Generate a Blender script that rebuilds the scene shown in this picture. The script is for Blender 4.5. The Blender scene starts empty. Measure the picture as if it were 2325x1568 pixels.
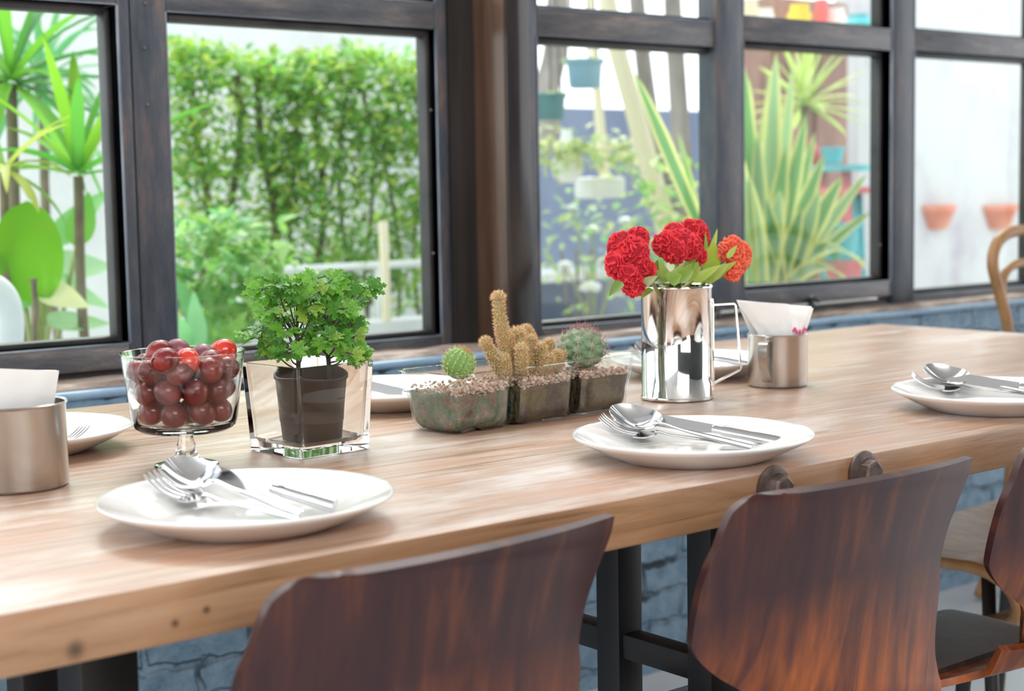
import bpy, bmesh, math, random
from mathutils import Vector, Matrix, noise
import numpy as np
rnd = random.Random(7)
PI = math.pi
SC = bpy.context.scene
COL = SC.collection

# ------------------------------------------------------------------ camera
F_PX, CX, CY = 3587.04, 1162.5, 784.0
YAW, PITCH, ROLL = math.radians(50.996), math.radians(5.5182), math.radians(-1.0068)
CAM = Vector((0, 0, 1.03))
Fv = Vector((math.cos(YAW)*math.cos(PITCH), math.sin(YAW)*math.cos(PITCH), -math.sin(PITCH)))
R0 = Fv.cross(Vector((0, 0, 1))).normalized(); U0 = R0.cross(Fv)
Rv = math.cos(ROLL)*R0 + math.sin(ROLL)*U0
Uv = -math.sin(ROLL)*R0 + math.cos(ROLL)*U0
cd = bpy.data.cameras.new('camera'); cam = bpy.data.objects.new('camera', cd); COL.objects.link(cam)
M = Matrix((Rv, Uv, -Fv)).transposed().to_4x4(); M.translation = CAM
cam.matrix_world = M
cd.sensor_width = 36; cd.lens = F_PX/2325*36; cd.clip_start = .02; cd.clip_end = 200
cd.dof.use_dof = True; cd.dof.focus_distance = 1.80; cd.dof.aperture_fstop = 5.6
SC.camera = cam

# ------------------------------------------------------------------ world, lights, exposure
SC.view_settings.view_transform = 'Standard'; SC.view_settings.look = 'None'
SC.view_settings.gamma = 1; SC.view_settings.use_curve_mapping = False
SC.view_settings.exposure = 0.32
SC.cycles.caustics_reflective = False
SC.cycles.max_bounces = 20; SC.cycles.transparent_max_bounces = 24
SC.cycles.transmission_bounces = 18; SC.cycles.glossy_bounces = 5; SC.cycles.diffuse_bounces = 4
wd = bpy.data.worlds.new('sky'); SC.world = wd; wd.use_nodes = True
wn = wd.node_tree.nodes; wl = wd.node_tree.links
bg = wn['Background']; bg.inputs['Strength'].default_value = 2.05
tc = wn.new('ShaderNodeTexCoord'); sx = wn.new('ShaderNodeSeparateXYZ'); cr = wn.new('ShaderNodeValToRGB')
wl.new(tc.outputs['Generated'], sx.inputs[0]); wl.new(sx.outputs['Z'], cr.inputs[0]); wl.new(cr.outputs[0], bg.inputs['Color'])
cr.color_ramp.elements[0].color = (.95, .97, 1, 1); cr.color_ramp.elements[1].color = (.86, .93, 1, 1)

def area(name, loc, target, sx_, sy_, power, color=(1, 1, 1)):
    l = bpy.data.lights.new(name, 'AREA'); l.shape = 'RECTANGLE'; l.size = sx_; l.size_y = sy_; l.energy = power; l.color = color
    o = bpy.data.objects.new(name, l); COL.objects.link(o); o.location = loc
    o.rotation_euler = (Vector(target)-Vector(loc)).to_track_quat('-Z', 'Y').to_euler(); return o
sun = bpy.data.lights.new('hazy_sun', 'SUN'); sun.energy = 3.0; sun.angle = math.radians(25); sun.color = (1, .97, .92)
so = bpy.data.objects.new('hazy_sun', sun); COL.objects.link(so)
so.rotation_euler = (Vector((-.35, -.55, -.76))).to_track_quat('-Z', 'Y').to_euler()
area('overhead_fill', (1.35, 2.0, 2.6), (1.2, 1.5, .75), 3.0, .6, 30, (1, .97, .94))  # unseen area fill added above the window side of the table
area('rear_fill', (.2, -1.5, 2.4), (1.1, 1.4, .85), 2.2, .8, 48, (1, .97, .94))  # fill added behind the camera to brighten napkins and front faces
area('low_warm_fill', (.6, -1.6, .5), (1.2, .9, .6), 1.8, .8, 10, (1, .85, .72))  # low warm area light added to lift the chair backs

# ------------------------------------------------------------------ helpers
def ray(px, py): return Fv + Rv*((px-CX)/F_PX) - Uv*((py-CY)/F_PX)
def onz(px, py, z=.75):
    d = ray(px, py); return CAM + d*((z-CAM.z)/d.z)
def ony(px, py, y):
    d = ray(px, py); return CAM + d*(y/d.y)

def mat(name, base=(.5, .5, .5), rough=.5, metal=0, **kw):
    m = bpy.data.materials.new(name); m.use_nodes = True
    b = m.node_tree.nodes['Principled BSDF']
    b.inputs['Base Color'].default_value = (*base, 1); b.inputs['Roughness'].default_value = rough
    b.inputs['Metallic'].default_value = metal
    for k, v in kw.items(): b.inputs[k.replace('_', ' ')].default_value = v
    return m
def nodes(m): return m.node_tree.nodes, m.node_tree.links, m.node_tree.nodes['Principled BSDF']
def noise_col(m, stops, scale=5, stretch=(1, 1, 1), detail=5, rough=.55, bump=0, bscale=None, dist=0, rot=(0, 0, 0)):
    n, l, b = nodes(m)
    t = n.new('ShaderNodeTexCoord'); mp = n.new('ShaderNodeMapping'); mp.inputs['Scale'].default_value = stretch
    mp.inputs['Rotation'].default_value = rot
    nz = n.new('ShaderNodeTexNoise'); nz.inputs['Scale'].default_value = scale; nz.inputs['Detail'].default_value = detail
    nz.inputs['Roughness'].default_value = rough; nz.inputs['Distortion'].default_value = dist
    l.new(t.outputs['Object'], mp.inputs[0]); l.new(mp.outputs[0], nz.inputs['Vector'])
    r = n.new('ShaderNodeValToRGB'); l.new(nz.outputs['Fac'], r.inputs[0])
    e = r.color_ramp.elements
    while len(e) < len(stops): e.new(.5)
    for i, (p, c) in enumerate(stops): e[i].position = p; e[i].color = (*c, 1)
    l.new(r.outputs[0], b.inputs['Base Color'])
    if bump:
        nb = nz
        if bscale:
            nb = n.new('ShaderNodeTexNoise'); nb.inputs['Scale'].default_value = bscale; nb.inputs['Detail'].default_value = 6
            l.new(mp.outputs[0], nb.inputs['Vector'])
        bp = n.new('ShaderNodeBump'); bp.inputs['Strength'].default_value = bump; bp.inputs['Distance'].default_value = .01
        l.new(nb.outputs['Fac'], bp.inputs['Height']); l.new(bp.outputs[0], b.inputs['Normal'])
    return m, r
def attr_mat(name, rough=.5, sub=0, trans=0, **kw):
    m = mat(name, (.5, .5, .5), rough, **kw); n, l, b = nodes(m)
    a = n.new('ShaderNodeAttribute'); a.attribute_name = 'Col'; l.new(a.outputs['Color'], b.inputs['Base Color'])
    if trans:
        tr = n.new('ShaderNodeBsdfTranslucent'); l.new(a.outputs['Color'], tr.inputs[0])
        mx = n.new('ShaderNodeMixShader'); mx.inputs[0].default_value = trans
        out = n['Material Output']; l.new(b.outputs[0], mx.inputs[1]); l.new(tr.outputs[0], mx.inputs[2]); l.new(mx.outputs[0], out.inputs[0])
    return m
def clear_mat(name, tint=(1, 1, 1), gloss=1.0, rough=.0, ior=1.45, haze=0):
    m = bpy.data.materials.new(name); m.use_nodes = True; n = m.node_tree.nodes; l = m.node_tree.links; n.clear()
    o = n.new('ShaderNodeOutputMaterial'); t = n.new('ShaderNodeBsdfTransparent'); t.inputs[0].default_value = (*tint, 1)
    g = n.new('ShaderNodeBsdfGlossy'); g.inputs['Roughness'].default_value = rough
    lw = n.new('ShaderNodeLayerWeight'); lw.inputs[0].default_value = .5
    f = n.new('ShaderNodeMath'); f.operation = 'POWER'; f.inputs[1].default_value = 5; l.new(lw.outputs['Facing'], f.inputs[0])
    f2 = n.new('ShaderNodeMath'); f2.operation = 'MULTIPLY_ADD'; f2.inputs[1].default_value = .94; f2.inputs[2].default_value = .045; l.new(f.outputs[0], f2.inputs[0]); f = f2
    mu = n.new('ShaderNodeMath'); mu.operation = 'MULTIPLY'; mu.inputs[1].default_value = gloss; mu.use_clamp = True
    mx = n.new('ShaderNodeMixShader'); l.new(f.outputs[0], mu.inputs[0]); l.new(mu.outputs[0], mx.inputs[0])
    l.new(t.outputs[0], mx.inputs[1]); l.new(g.outputs[0], mx.inputs[2])
    last = mx
    if haze:
        d = n.new('ShaderNodeBsdfDiffuse'); d.inputs[0].default_value = (.8, .85, .88, 1)
        nz = n.new('ShaderNodeTexNoise'); nz.inputs['Scale'].default_value = 9; nz.inputs['Detail'].default_value = 6
        m2 = n.new('ShaderNodeMath'); m2.operation = 'MULTIPLY'; m2.inputs[1].default_value = haze
        tcn = n.new('ShaderNodeTexCoord'); l.new(tcn.outputs['Object'], nz.inputs['Vector'])
        l.new(nz.outputs['Fac'], m2.inputs[0]); m3 = n.new('ShaderNodeMixShader')
        l.new(m2.outputs[0], m3.inputs[0]); l.new(mx.outputs[0], m3.inputs[1]); l.new(d.outputs[0], m3.inputs[2]); last = m3
    l.new(last.outputs[0], o.inputs[0]); return m

def obj(name, bm, m, parent=None, smooth=True, loc=None, recalc=True, autos=None):
    if recalc: bmesh.ops.recalc_face_normals(bm, faces=bm.faces)
    me = bpy.data.meshes.new(name); bm.to_mesh(me); bm.free()
    for p in me.polygons: p.use_smooth = smooth
    if autos: me.set_sharp_from_angle(angle=math.radians(autos))
    for x in (m if isinstance(m, (list, tuple)) else [m]): me.materials.append(x)
    o = bpy.data.objects.new(name, me); COL.objects.link(o)
    if parent: o.parent = parent
    if loc: o.location = loc
    return o
def thing(name, label, cat, loc=(0, 0, 0), rz=0, group=None):
    o = bpy.data.objects.new(name, None); COL.objects.link(o); o.location = loc; o.rotation_euler = (0, 0, rz)
    o.empty_display_size = .05
    o['label'] = label; o['category'] = cat
    if group: o['group'] = group
    return o
def tag(o, label, cat, group=None, kind=None):
    o['label'] = label; o['category'] = cat
    if group: o['group'] = group
    if kind: o['kind'] = kind
    return o
def struct(name, bm=None, m=None, parent=None, **kw):
    if bm is None:
        o = bpy.data.objects.new(name, None); COL.objects.link(o)
    else: o = obj(name, bm, m, parent, **kw)
    if not parent: o['kind'] = 'structure'
    return o
def NB(): return bmesh.new()
def box(bm, x0, x1, y0, y1, z0, z1, bev=0, seg=2, matrix=None):
    r = bmesh.ops.create_cube(bm, size=1)
    vs = r['verts']
    for v in vs: v.co = Vector(((x0+x1)/2+v.co.x*(x1-x0), (y0+y1)/2+v.co.y*(y1-y0), (z0+z1)/2+v.co.z*(z1-z0)))
    if bev:
        es = {e for v in vs for e in v.link_edges}
        r2 = bmesh.ops.bevel(bm, geom=list(es), offset=bev, segments=seg, affect='EDGES', profile=.5)
        vs = list({v for f in r2['faces'] for v in f.verts} | {v for v in vs if v.is_valid})
    if matrix is not None: bmesh.ops.transform(bm, matrix=matrix, verts=vs)
    return vs
def lathe(bm, prof, n=48, loc=(0, 0, 0), close=False):
    rings = []
    for r, z in prof:
        if r < 1e-6: rings.append([bm.verts.new((loc[0], loc[1], loc[2]+z))])
        else: rings.append([bm.verts.new((loc[0]+r*math.cos(2*PI*i/n), loc[1]+r*math.sin(2*PI*i/n), loc[2]+z)) for i in range(n)])
    prs = list(zip(rings, rings[1:]))
    if close: prs.append((rings[-1], rings[0]))
    for a, b in prs:
        for i in range(n):
            j = (i+1) % n
            if len(a) == 1 and len(b) == 1: continue
            if len(a) == 1: bm.faces.new((a[0], b[i], b[j]))
            elif len(b) == 1: bm.faces.new((a[i], a[j], b[0]))
            else: bm.faces.new((a[i], a[j], b[j], b[i]))
def tube(bm, pts, radii, n=10, flat=1.0, upv=None, cap=True):
    pts = [Vector(p) for p in pts]
    if not isinstance(radii, (list, tuple)): radii = [radii]*len(pts)
    rings = []; prev = None
    for i, p in enumerate(pts):
        t = (pts[min(i+1, len(pts)-1)]-pts[max(i-1, 0)]).normalized()
        if upv is not None: a = Vector(upv)
        elif prev is None: a = Vector((0, 0, 1)) if abs(t.z) < .9 else Vector((1, 0, 0))
        else: a = prev
        s = t.cross(a).normalized(); u = s.cross(t).normalized(); prev = u
        r = radii[i]
        rings.append([bm.verts.new(p+s*math.cos(2*PI*k/n)*r+u*math.sin(2*PI*k/n)*r*flat) for k in range(n)])
    for a, b in zip(rings, rings[1:]):
        for k in range(n): bm.faces.new((a[k], a[(k+1) % n], b[(k+1) % n], b[k]))
    if cap:
        bm.faces.new(rings[0][::-1]); bm.faces.new(rings[-1])
    return rings
def grid(bm, P, nu, nv, thick=0, closeu=False):
    """P(u,v)->Vector for u,v in 0..1"""
    V = [[bm.verts.new(P(i/nu, j/nv)) for j in range(nv+1)] for i in range(nu+1)]
    fs = []
    for i in range(nu):
        for j in range(nv): fs.append(bm.faces.new((V[i][j], V[i+1][j], V[i+1][j+1], V[i][j+1])))
    if thick:
        bm.normal_update()
        W = [[bm.verts.new(v.co - v.normal*thick) for v in row] for row in V]
        for i in range(nu):
            for j in range(nv): bm.faces.new((W[i][j], W[i][j+1], W[i+1][j+1], W[i+1][j]))
        for i in range(nu):
            bm.faces.new((V[i][0], W[i][0], W[i+1][0], V[i+1][0])); bm.faces.new((V[i][nv], V[i+1][nv], W[i+1][nv], W[i][nv]))
        for j in range(nv):
            bm.faces.new((V[0][j], V[0][j+1], W[0][j+1], W[0][j])); bm.faces.new((V[nu][j], W[nu][j], W[nu][j+1], V[nu][j+1]))
    return V
def smooth_path(pts, n=8):
    pts = [Vector(p) for p in pts]; P = [pts[0]*2-pts[1]]+pts+[pts[-1]*2-pts[-2]]; out = []
    for i in range(1, len(P)-2):
        for k in range(n):
            t = k/n; a, b, c, d = P[i-1], P[i], P[i+1], P[i+2]
            out.append(.5*((2*b)+(c-a)*t+(2*a-5*b+4*c-d)*t*t+(3*b-a-3*c+d)*t**3))
    out.append(pts[-1]); return out
class Cm:
    """bmesh with a face colour layer"""
    def __init__(s): s.bm = bmesh.new(); s.c = s.bm.loops.layers.float_color.new('Col')
    def paint(s, faces, col):
        for f in faces:
            for l in f.loops: l[s.c] = (*col, 1)
    def mark(s): s.n = len(s.bm.faces)
    def leaf(s, base, d, up, L, W, droop=.2, seg=5, fold=.15, col=(.2, .5, .1), edge=None, shape='lance', tip=None):
        bm = s.bm; d = Vector(d).normalized(); up = Vector(up)
        side = d.cross(up)
        if side.length < 1e-4: side = d.cross(Vector((1, .3, 0)))
        side.normalize(); nrm = side.cross(d).normalized()
        rows = []; p = Vector(base); cd_ = d.copy(); cols = 5 if edge else 3
        for i in range(seg+1):
            t = i/seg
            if shape == 'lance': w = W*(math.sin(PI*min(1, t**.6*.97+.03)))**.8 if t < 1 else 0
            elif shape == 'strap': w = W*(.75+.25*min(1, t*4))*(1 if t < .6 else max(0, (1-t)/.4)**.6)
            elif shape == 'round': w = W*math.sqrt(max(0, 1-(2*t-1)**2))
            else: w = W*math.sin(PI*t)
            w = max(w, W*.03)
            sl = nrm*(-fold*w)
            if edge: row = [p-side*w*.5-sl, p-side*w*.30-sl*.6, p, p+side*w*.30-sl*.6, p+side*w*.5-sl]
            else: row = [p-side*w*.5-sl, p, p+side*w*.5-sl]
            rows.append([bm.verts.new(q) for q in row])
            cd_ = (cd_ - Vector((0, 0, 1))*droop/seg).normalized(); p = p+cd_*(L/seg)
            nrm = side.cross(cd_).normalized()
        for i, (a, b) in enumerate(zip(rows, rows[1:])):
            for k in range(len(a)-1):
                f = bm.faces.new((a[k], a[k+1], b[k+1], b[k]))
                c = edge if edge and k in (0, 3) else col
                if tip and i >= seg-1: c = tip
                s.paint([f], c)
def vary(c, a=.15, r=rnd):
    k = 1+r.uniform(-a, a); return tuple(max(0, min(1, x*k*(1+r.uniform(-a/3, a/3)))) for x in c)

# ------------------------------------------------------------------ materials
def build_table_mat(name, TW, patch, ys_=(1.285, 1.52, 1.77), worn=.75):
    m_top = mat(name, rough=.42)
    n, l, b = nodes(m_top)
    t = n.new('ShaderNodeTexCoord')
    mp = n.new('ShaderNodeMapping'); mp.inputs['Scale'].default_value = (2.4, 42, 42)
    l.new(t.outputs['Object'], mp.inputs[0])
    a = n.new('ShaderNodeTexNoise'); a.inputs['Scale'].default_value = 2.2; a.inputs['Detail'].default_value = 7; a.inputs['Roughness'].default_value = .6; a.inputs['Distortion'].default_value = .6
    l.new(mp.outputs[0], a.inputs['Vector'])
    r = n.new('ShaderNodeValToRGB'); e = r.color_ramp.elements
    for i, (p, c) in enumerate(TW):
        if i >= 2: e.new(.5)
        e[i].position = p; e[i].color = (*c, 1)
    l.new(a.outputs['Fac'], r.inputs[0])
    # big worn / orange patches
    mp2 = n.new('ShaderNodeMapping'); mp2.inputs['Scale'].default_value = (3.2, 9, 9); l.new(t.outputs['Object'], mp2.inputs[0])
    c2 = n.new('ShaderNodeTexNoise'); c2.inputs['Scale'].default_value = 1.7; c2.inputs['Detail'].default_value = 9; c2.inputs['Roughness'].default_value = .7; c2.inputs['Distortion'].default_value = .8; l.new(mp2.outputs[0], c2.inputs['Vector'])
    r2 = n.new('ShaderNodeValToRGB'); r2.color_ramp.elements[0].position = .47; r2.color_ramp.elements[1].position = .66
    l.new(c2.outputs['Fac'], r2.inputs[0])
    mx = n.new('ShaderNodeMixRGB'); mx.blend_type = 'MIX'; mx.inputs[2].default_value = (*patch, 1)
    mf = n.new('ShaderNodeMath'); mf.operation = 'MULTIPLY'; mf.inputs[1].default_value = .7; l.new(r2.outputs[0], mf.inputs[0])
    l.new(mf.outputs[0], mx.inputs[0]); l.new(r.outputs[0], mx.inputs[1])
    mp3 = n.new('ShaderNodeMapping'); mp3.inputs['Scale'].default_value = (2.2, 6, 6); mp3.inputs['Location'].default_value = (3.3, 1.2, 0); l.new(t.outputs['Object'], mp3.inputs[0])
    c3 = n.new('ShaderNodeTexNoise'); c3.inputs['Scale'].default_value = 1.5; c3.inputs['Detail'].default_value = 7; c3.inputs['Roughness'].default_value = .65; l.new(mp3.outputs[0], c3.inputs['Vector'])
    r3 = n.new('ShaderNodeMapRange'); r3.inputs[1].default_value = .50; r3.inputs[2].default_value = .66; r3.inputs[4].default_value = worn; l.new(c3.outputs['Fac'], r3.inputs[0])
    mx3 = n.new('ShaderNodeMixRGB'); mx3.inputs[2].default_value = (.66, .60, .565, 1); l.new(r3.outputs[0], mx3.inputs[0]); l.new(mx.outputs[0], mx3.inputs[1]); mx = mx3
    # plank seams along y
    sp = n.new('ShaderNodeSeparateXYZ'); l.new(t.outputs['Object'], sp.inputs[0])
    prev = mx.outputs[0]
    for ys in ys_:
        s1 = n.new('ShaderNodeMath'); s1.operation = 'SUBTRACT'; s1.inputs[1].default_value = ys; l.new(sp.outputs['Y'], s1.inputs[0])
        s2 = n.new('ShaderNodeMath'); s2.operation = 'ABSOLUTE'; l.new(s1.outputs[0], s2.inputs[0])
        s3 = n.new('ShaderNodeMath'); s3.operation = 'LESS_THAN'; s3.inputs[1].default_value = .0009; l.new(s2.outputs[0], s3.inputs[0])
        s4 = n.new('ShaderNodeMath'); s4.operation = 'MULTIPLY'; s4.inputs[1].default_value = .8; l.new(s3.outputs[0], s4.inputs[0])
        m4 = n.new('ShaderNodeMixRGB'); m4.inputs[2].default_value = (.06, .03, .02, 1); l.new(s4.outputs[0], m4.inputs[0]); l.new(prev, m4.inputs[1]); prev = m4.outputs[0]
    # knots on the front face
    for kx, kz, kr in ((.4435, .7145, .006), (.547, .7245, .0028), (.521, .719, .003)):
        v = n.new('ShaderNodeVectorMath'); v.operation = 'SUBTRACT'; v.inputs[1].default_value = (kx, 1.043, kz); l.new(t.outputs['Object'], v.inputs[0])
        ln = n.new('ShaderNodeVectorMath'); ln.operation = 'LENGTH'; l.new(v.outputs[0], ln.inputs[0])
        mr = n.new('ShaderNodeMapRange'); mr.inputs[1].default_value = kr*.3; mr.inputs[2].default_value = kr*1.6; mr.inputs[3].default_value = .85; mr.inputs[4].default_value = 0
        l.new(ln.outputs['Value'], mr.inputs[0]); m4 = n.new('ShaderNodeMixRGB'); m4.inputs[2].default_value = (.05, .025, .015, 1)
        l.new(mr.outputs[0], m4.inputs[0]); l.new(prev, m4.inputs[1]); prev = m4.outputs[0]
    l.new(prev, b.inputs['Base Color'])
    rr = n.new('ShaderNodeMapRange'); rr.inputs[3].default_value = .24; rr.inputs[4].default_value = .5; l.new(a.outputs['Fac'], rr.inputs[0]); l.new(rr.outputs[0], b.inputs['Roughness'])
    bp = n.new('ShaderNodeBump'); bp.inputs['Strength'].default_value = .35; bp.inputs['Distance'].default_value = .002
    l.new(a.outputs['Fac'], bp.inputs['Height']); l.new(bp.outputs[0], b.inputs['Normal'])
    b.inputs['Coat Weight'].default_value = .3; b.inputs['Coat Roughness'].default_value = .28
    return m_top
m_top = build_table_mat('worn_table_wood', [(.22, (.22, .12, .075)), (.42, (.37, .23, .155)), (.58, (.47, .325, .235)), (.80, (.59, .465, .385))], (.46, .215, .12))
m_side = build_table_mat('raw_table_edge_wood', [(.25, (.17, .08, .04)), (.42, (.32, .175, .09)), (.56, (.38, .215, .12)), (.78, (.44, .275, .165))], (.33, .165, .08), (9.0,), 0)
m_black = mat('black_steel', (.018, .018, .02), .5); noise_col(m_black, [(.3, (.012, .012, .013)), (.7, (.03, .027, .028))], 6, (1, 1, .3))
m_rust = mat('old_steel', (.2, .16, .14), .45, .6); noise_col(m_rust, [(.3, (.10, .07, .06)), (.7, (.22, .17, .15))], 90)
m_frame = mat('painted_wood_frame', rough=.36)
noise_col(m_frame, [(.25, (.014, .017, .024)), (.42, (.04, .052, .072)), (.53, (.065, .072, .09)), (.63, (.13, .095, .09)), (.8, (.27, .22, .20))], 3.5, (7, 7, 1.3), 9, .72, .15, 60)
m_frameh = mat('painted_wood_rail', rough=.34)
noise_col(m_frameh, [(.25, (.02, .024, .032)), (.40, (.055, .062, .078)), (.52, (.10, .095, .10)), (.64, (.19, .165, .155)), (.8, (.33, .30, .28))], 3.5, (1.6, 6, 9), 9, .72, .2, 60)
m_mould = mat('worn_highlight_edge', rough=.35); noise_col(m_mould, [(.3, (.07, .09, .12)), (.6, (.17, .20, .25)), (.8, (.32, .33, .36))], 8)  # edge highlights of the frames painted in as a lighter worn tone
m_frame2 = mat('painted_wood_bead', rough=.5); noise_col(m_frame2, [(.3, (.014, .016, .018)), (.7, (.05, .045, .045))], 12)
m_pillar = mat('polished_dark_pillar', rough=.2); noise_col(m_pillar, [(.3, (.06, .033, .022)), (.7, (.13, .075, .05))], 4, (9, 9, .6), 6)
m_recess = mat('dark_recess_board', rough=.14); noise_col(m_recess, [(.3, (.018, .018, .018)), (.7, (.04, .035, .035))], 4, (9, 9, .6), 6)
m_ledge = mat('dusty_ledge', rough=.8); noise_col(m_ledge, [(.3, (.10, .07, .06)), (.5, (.26, .2, .17)), (.7, (.5, .42, .36))], 9, (1, 3, 3), 8, .7, .5, 60)
m_pane = clear_mat('window_glass', (.96, 1, .985), .35, 0, 1.4, haze=.012)
m_glass = bpy.data.materials.new('clear_glass'); m_glass.use_nodes = True
def glassnodes():
    n, l, b = nodes(m_glass)
    b.inputs['Base Color'].default_value = (.985, 1, .993, 1); b.inputs['Roughness'].default_value = 0
    b.inputs['Transmission Weight'].default_value = 1; b.inputs['IOR'].default_value = 1.46
glassnodes()
m_plastic = clear_mat('clear_tub_plastic', (.965, .975, .97), 1.45, .03, 1.45)
m_chrome = mat('polished_steel', (.86, .85, .83), .05, 1)
m_steel = mat('brushed_steel', (.66, .60, .54), .24, 1); noise_col(m_steel, [(.3, (.50, .485, .46)), (.7, (.62, .60, .57))], 20, (1, 1, .1), 4, .5)
m_cut = mat('cutlery_steel', (.62, .62, .63), .16, 1)
m_plate = mat('white_porcelain', (.87, .865, .85), .12, Coat_Weight=.5, Coat_Roughness=.05)
m_paper = mat('white_tissue', (.9, .9, .89), .9); noise_col(m_paper, [(.3, (.90, .90, .89)), (.7, (.95, .95, .94))], 40, bump=.1)
m_soil = mat('potting_soil', rough=.9)
noise_col(m_soil, [(.32, (.05, .035, .028)), (.42, (.26, .17, .12)), (.48, (.09, .14, .075)), (.57, (.17, .23, .16)), (.64, (.30, .22, .16)), (.72, (.44, .36, .29))], 38, detail=7, bump=.8, bscale=150)
m_soil2 = mat('brown_substrate', rough=.9); noise_col(m_soil2, [(.32, (.022, .018, .014)), (.46, (.10, .07, .045)), (.56, (.16, .13, .04)), (.63, (.13, .09, .055)), (.74, (.27, .20, .14))], 34, detail=7, bump=.7, bscale=150)
m_gravel = attr_mat('pink_grit', .75)
m_leafy = attr_mat('leaf_green', .4, trans=.35)
m_gleaf = attr_mat('garden_leaf', .5, trans=.5)
m_stem = mat('green_stem', (.06, .06, .03), .6)
m_bark = mat('grey_bark', rough=.9); noise_col(m_bark, [(.3, (.16, .13, .115)), (.7, (.42, .37, .34))], 9, (1, 1, .3), 8, .6, .6, 20)
m_brown_bark = mat('brown_twig', rough=.9); noise_col(m_brown_bark, [(.3, (.10, .08, .05)), (.7, (.3, .24, .16))], 9)
m_velvet = attr_mat('celosia_velvet', .75); m_velvet.node_tree.nodes['Principled BSDF'].inputs['Sheen Weight'].default_value = .0
m_cactus = attr_mat('cactus_skin', .5)
m_spine = attr_mat('cactus_spine', .6)
m_npot = mat('nursery_pot', (.05, .034, .025), .5)
def veneer(name, lo, mid, hi, rough=.3, warm_light=None):
    m = mat(name, rough=rough); n, l, b = nodes(m)
    t = n.new('ShaderNodeTexCoord'); mp = n.new('ShaderNodeMapping'); mp.inputs['Scale'].default_value = (1, .3, .13); l.new(t.outputs['Object'], mp.inputs[0])
    w = n.new('ShaderNodeTexNoise'); w.inputs['Scale'].default_value = 46; w.inputs['Detail'].default_value = 5; w.inputs['Distortion'].default_value = .7; w.inputs['Roughness'].default_value = .5
    l.new(mp.outputs[0], w.inputs['Vector'])
    f = n.new('ShaderNodeTexNoise'); f.inputs['Scale'].default_value = 260; f.inputs['Detail'].default_value = 3; l.new(mp.outputs[0], f.inputs['Vector'])
    ad = n.new('ShaderNodeMath'); ad.operation = 'MULTIPLY_ADD'; ad.inputs[1].default_value = .18; l.new(f.outputs['Fac'], ad.inputs[0]); l.new(w.outputs['Fac'], ad.inputs[2])
    r = n.new('ShaderNodeValToRGB'); e = r.color_ramp.elements; e.new(.5)
    for i, (p, c) in enumerate([(.44, lo), (.66, mid), (.88, hi)]): e[i].position = p; e[i].color = (*c, 1)
    l.new(ad.outputs[0], r.inputs[0]); last = r.outputs[0]
    if warm_light:
        # warm light on the lower shell, painted into the grain towards the waist
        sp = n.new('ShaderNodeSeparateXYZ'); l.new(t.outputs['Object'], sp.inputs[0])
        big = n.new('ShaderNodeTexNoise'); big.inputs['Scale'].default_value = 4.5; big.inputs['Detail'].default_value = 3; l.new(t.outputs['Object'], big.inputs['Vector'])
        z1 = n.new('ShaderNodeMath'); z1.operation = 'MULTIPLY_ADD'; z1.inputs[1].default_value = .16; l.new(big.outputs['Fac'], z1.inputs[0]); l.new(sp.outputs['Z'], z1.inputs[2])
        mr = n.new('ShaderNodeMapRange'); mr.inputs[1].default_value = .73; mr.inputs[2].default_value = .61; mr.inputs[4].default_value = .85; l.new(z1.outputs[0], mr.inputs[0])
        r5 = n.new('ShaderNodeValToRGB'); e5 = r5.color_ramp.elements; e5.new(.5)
        for i, (p, c) in enumerate([(.42, (.11, .022, .010)), (.60, warm_light), (.80, tuple(x*1.7 for x in warm_light))]): e5[i].position = p; e5[i].color = (*c, 1)
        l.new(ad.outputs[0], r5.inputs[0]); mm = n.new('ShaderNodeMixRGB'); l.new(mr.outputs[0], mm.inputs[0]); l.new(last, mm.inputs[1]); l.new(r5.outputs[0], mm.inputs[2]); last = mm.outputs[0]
    l.new(last, b.inputs['Base Color'])
    b.inputs['Coat Weight'].default_value = .22; b.inputs['Coat Roughness'].default_value = .25
    return m
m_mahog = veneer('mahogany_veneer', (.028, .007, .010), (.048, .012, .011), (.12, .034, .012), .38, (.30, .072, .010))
m_seatv = veneer('dark_seat_veneer', (.02, .012, .010), (.045, .025, .02), (.09, .05, .03), .38)
m_tan = veneer('tan_plywood', (.32, .16, .06), (.47, .26, .11), (.58, .36, .18), .4)
m_bent = mat('bent_beech', rough=.4); noise_col(m_bent, [(.3, (.27, .13, .05)), (.7, (.45, .25, .11))], 12, (3, 3, .6))

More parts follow.
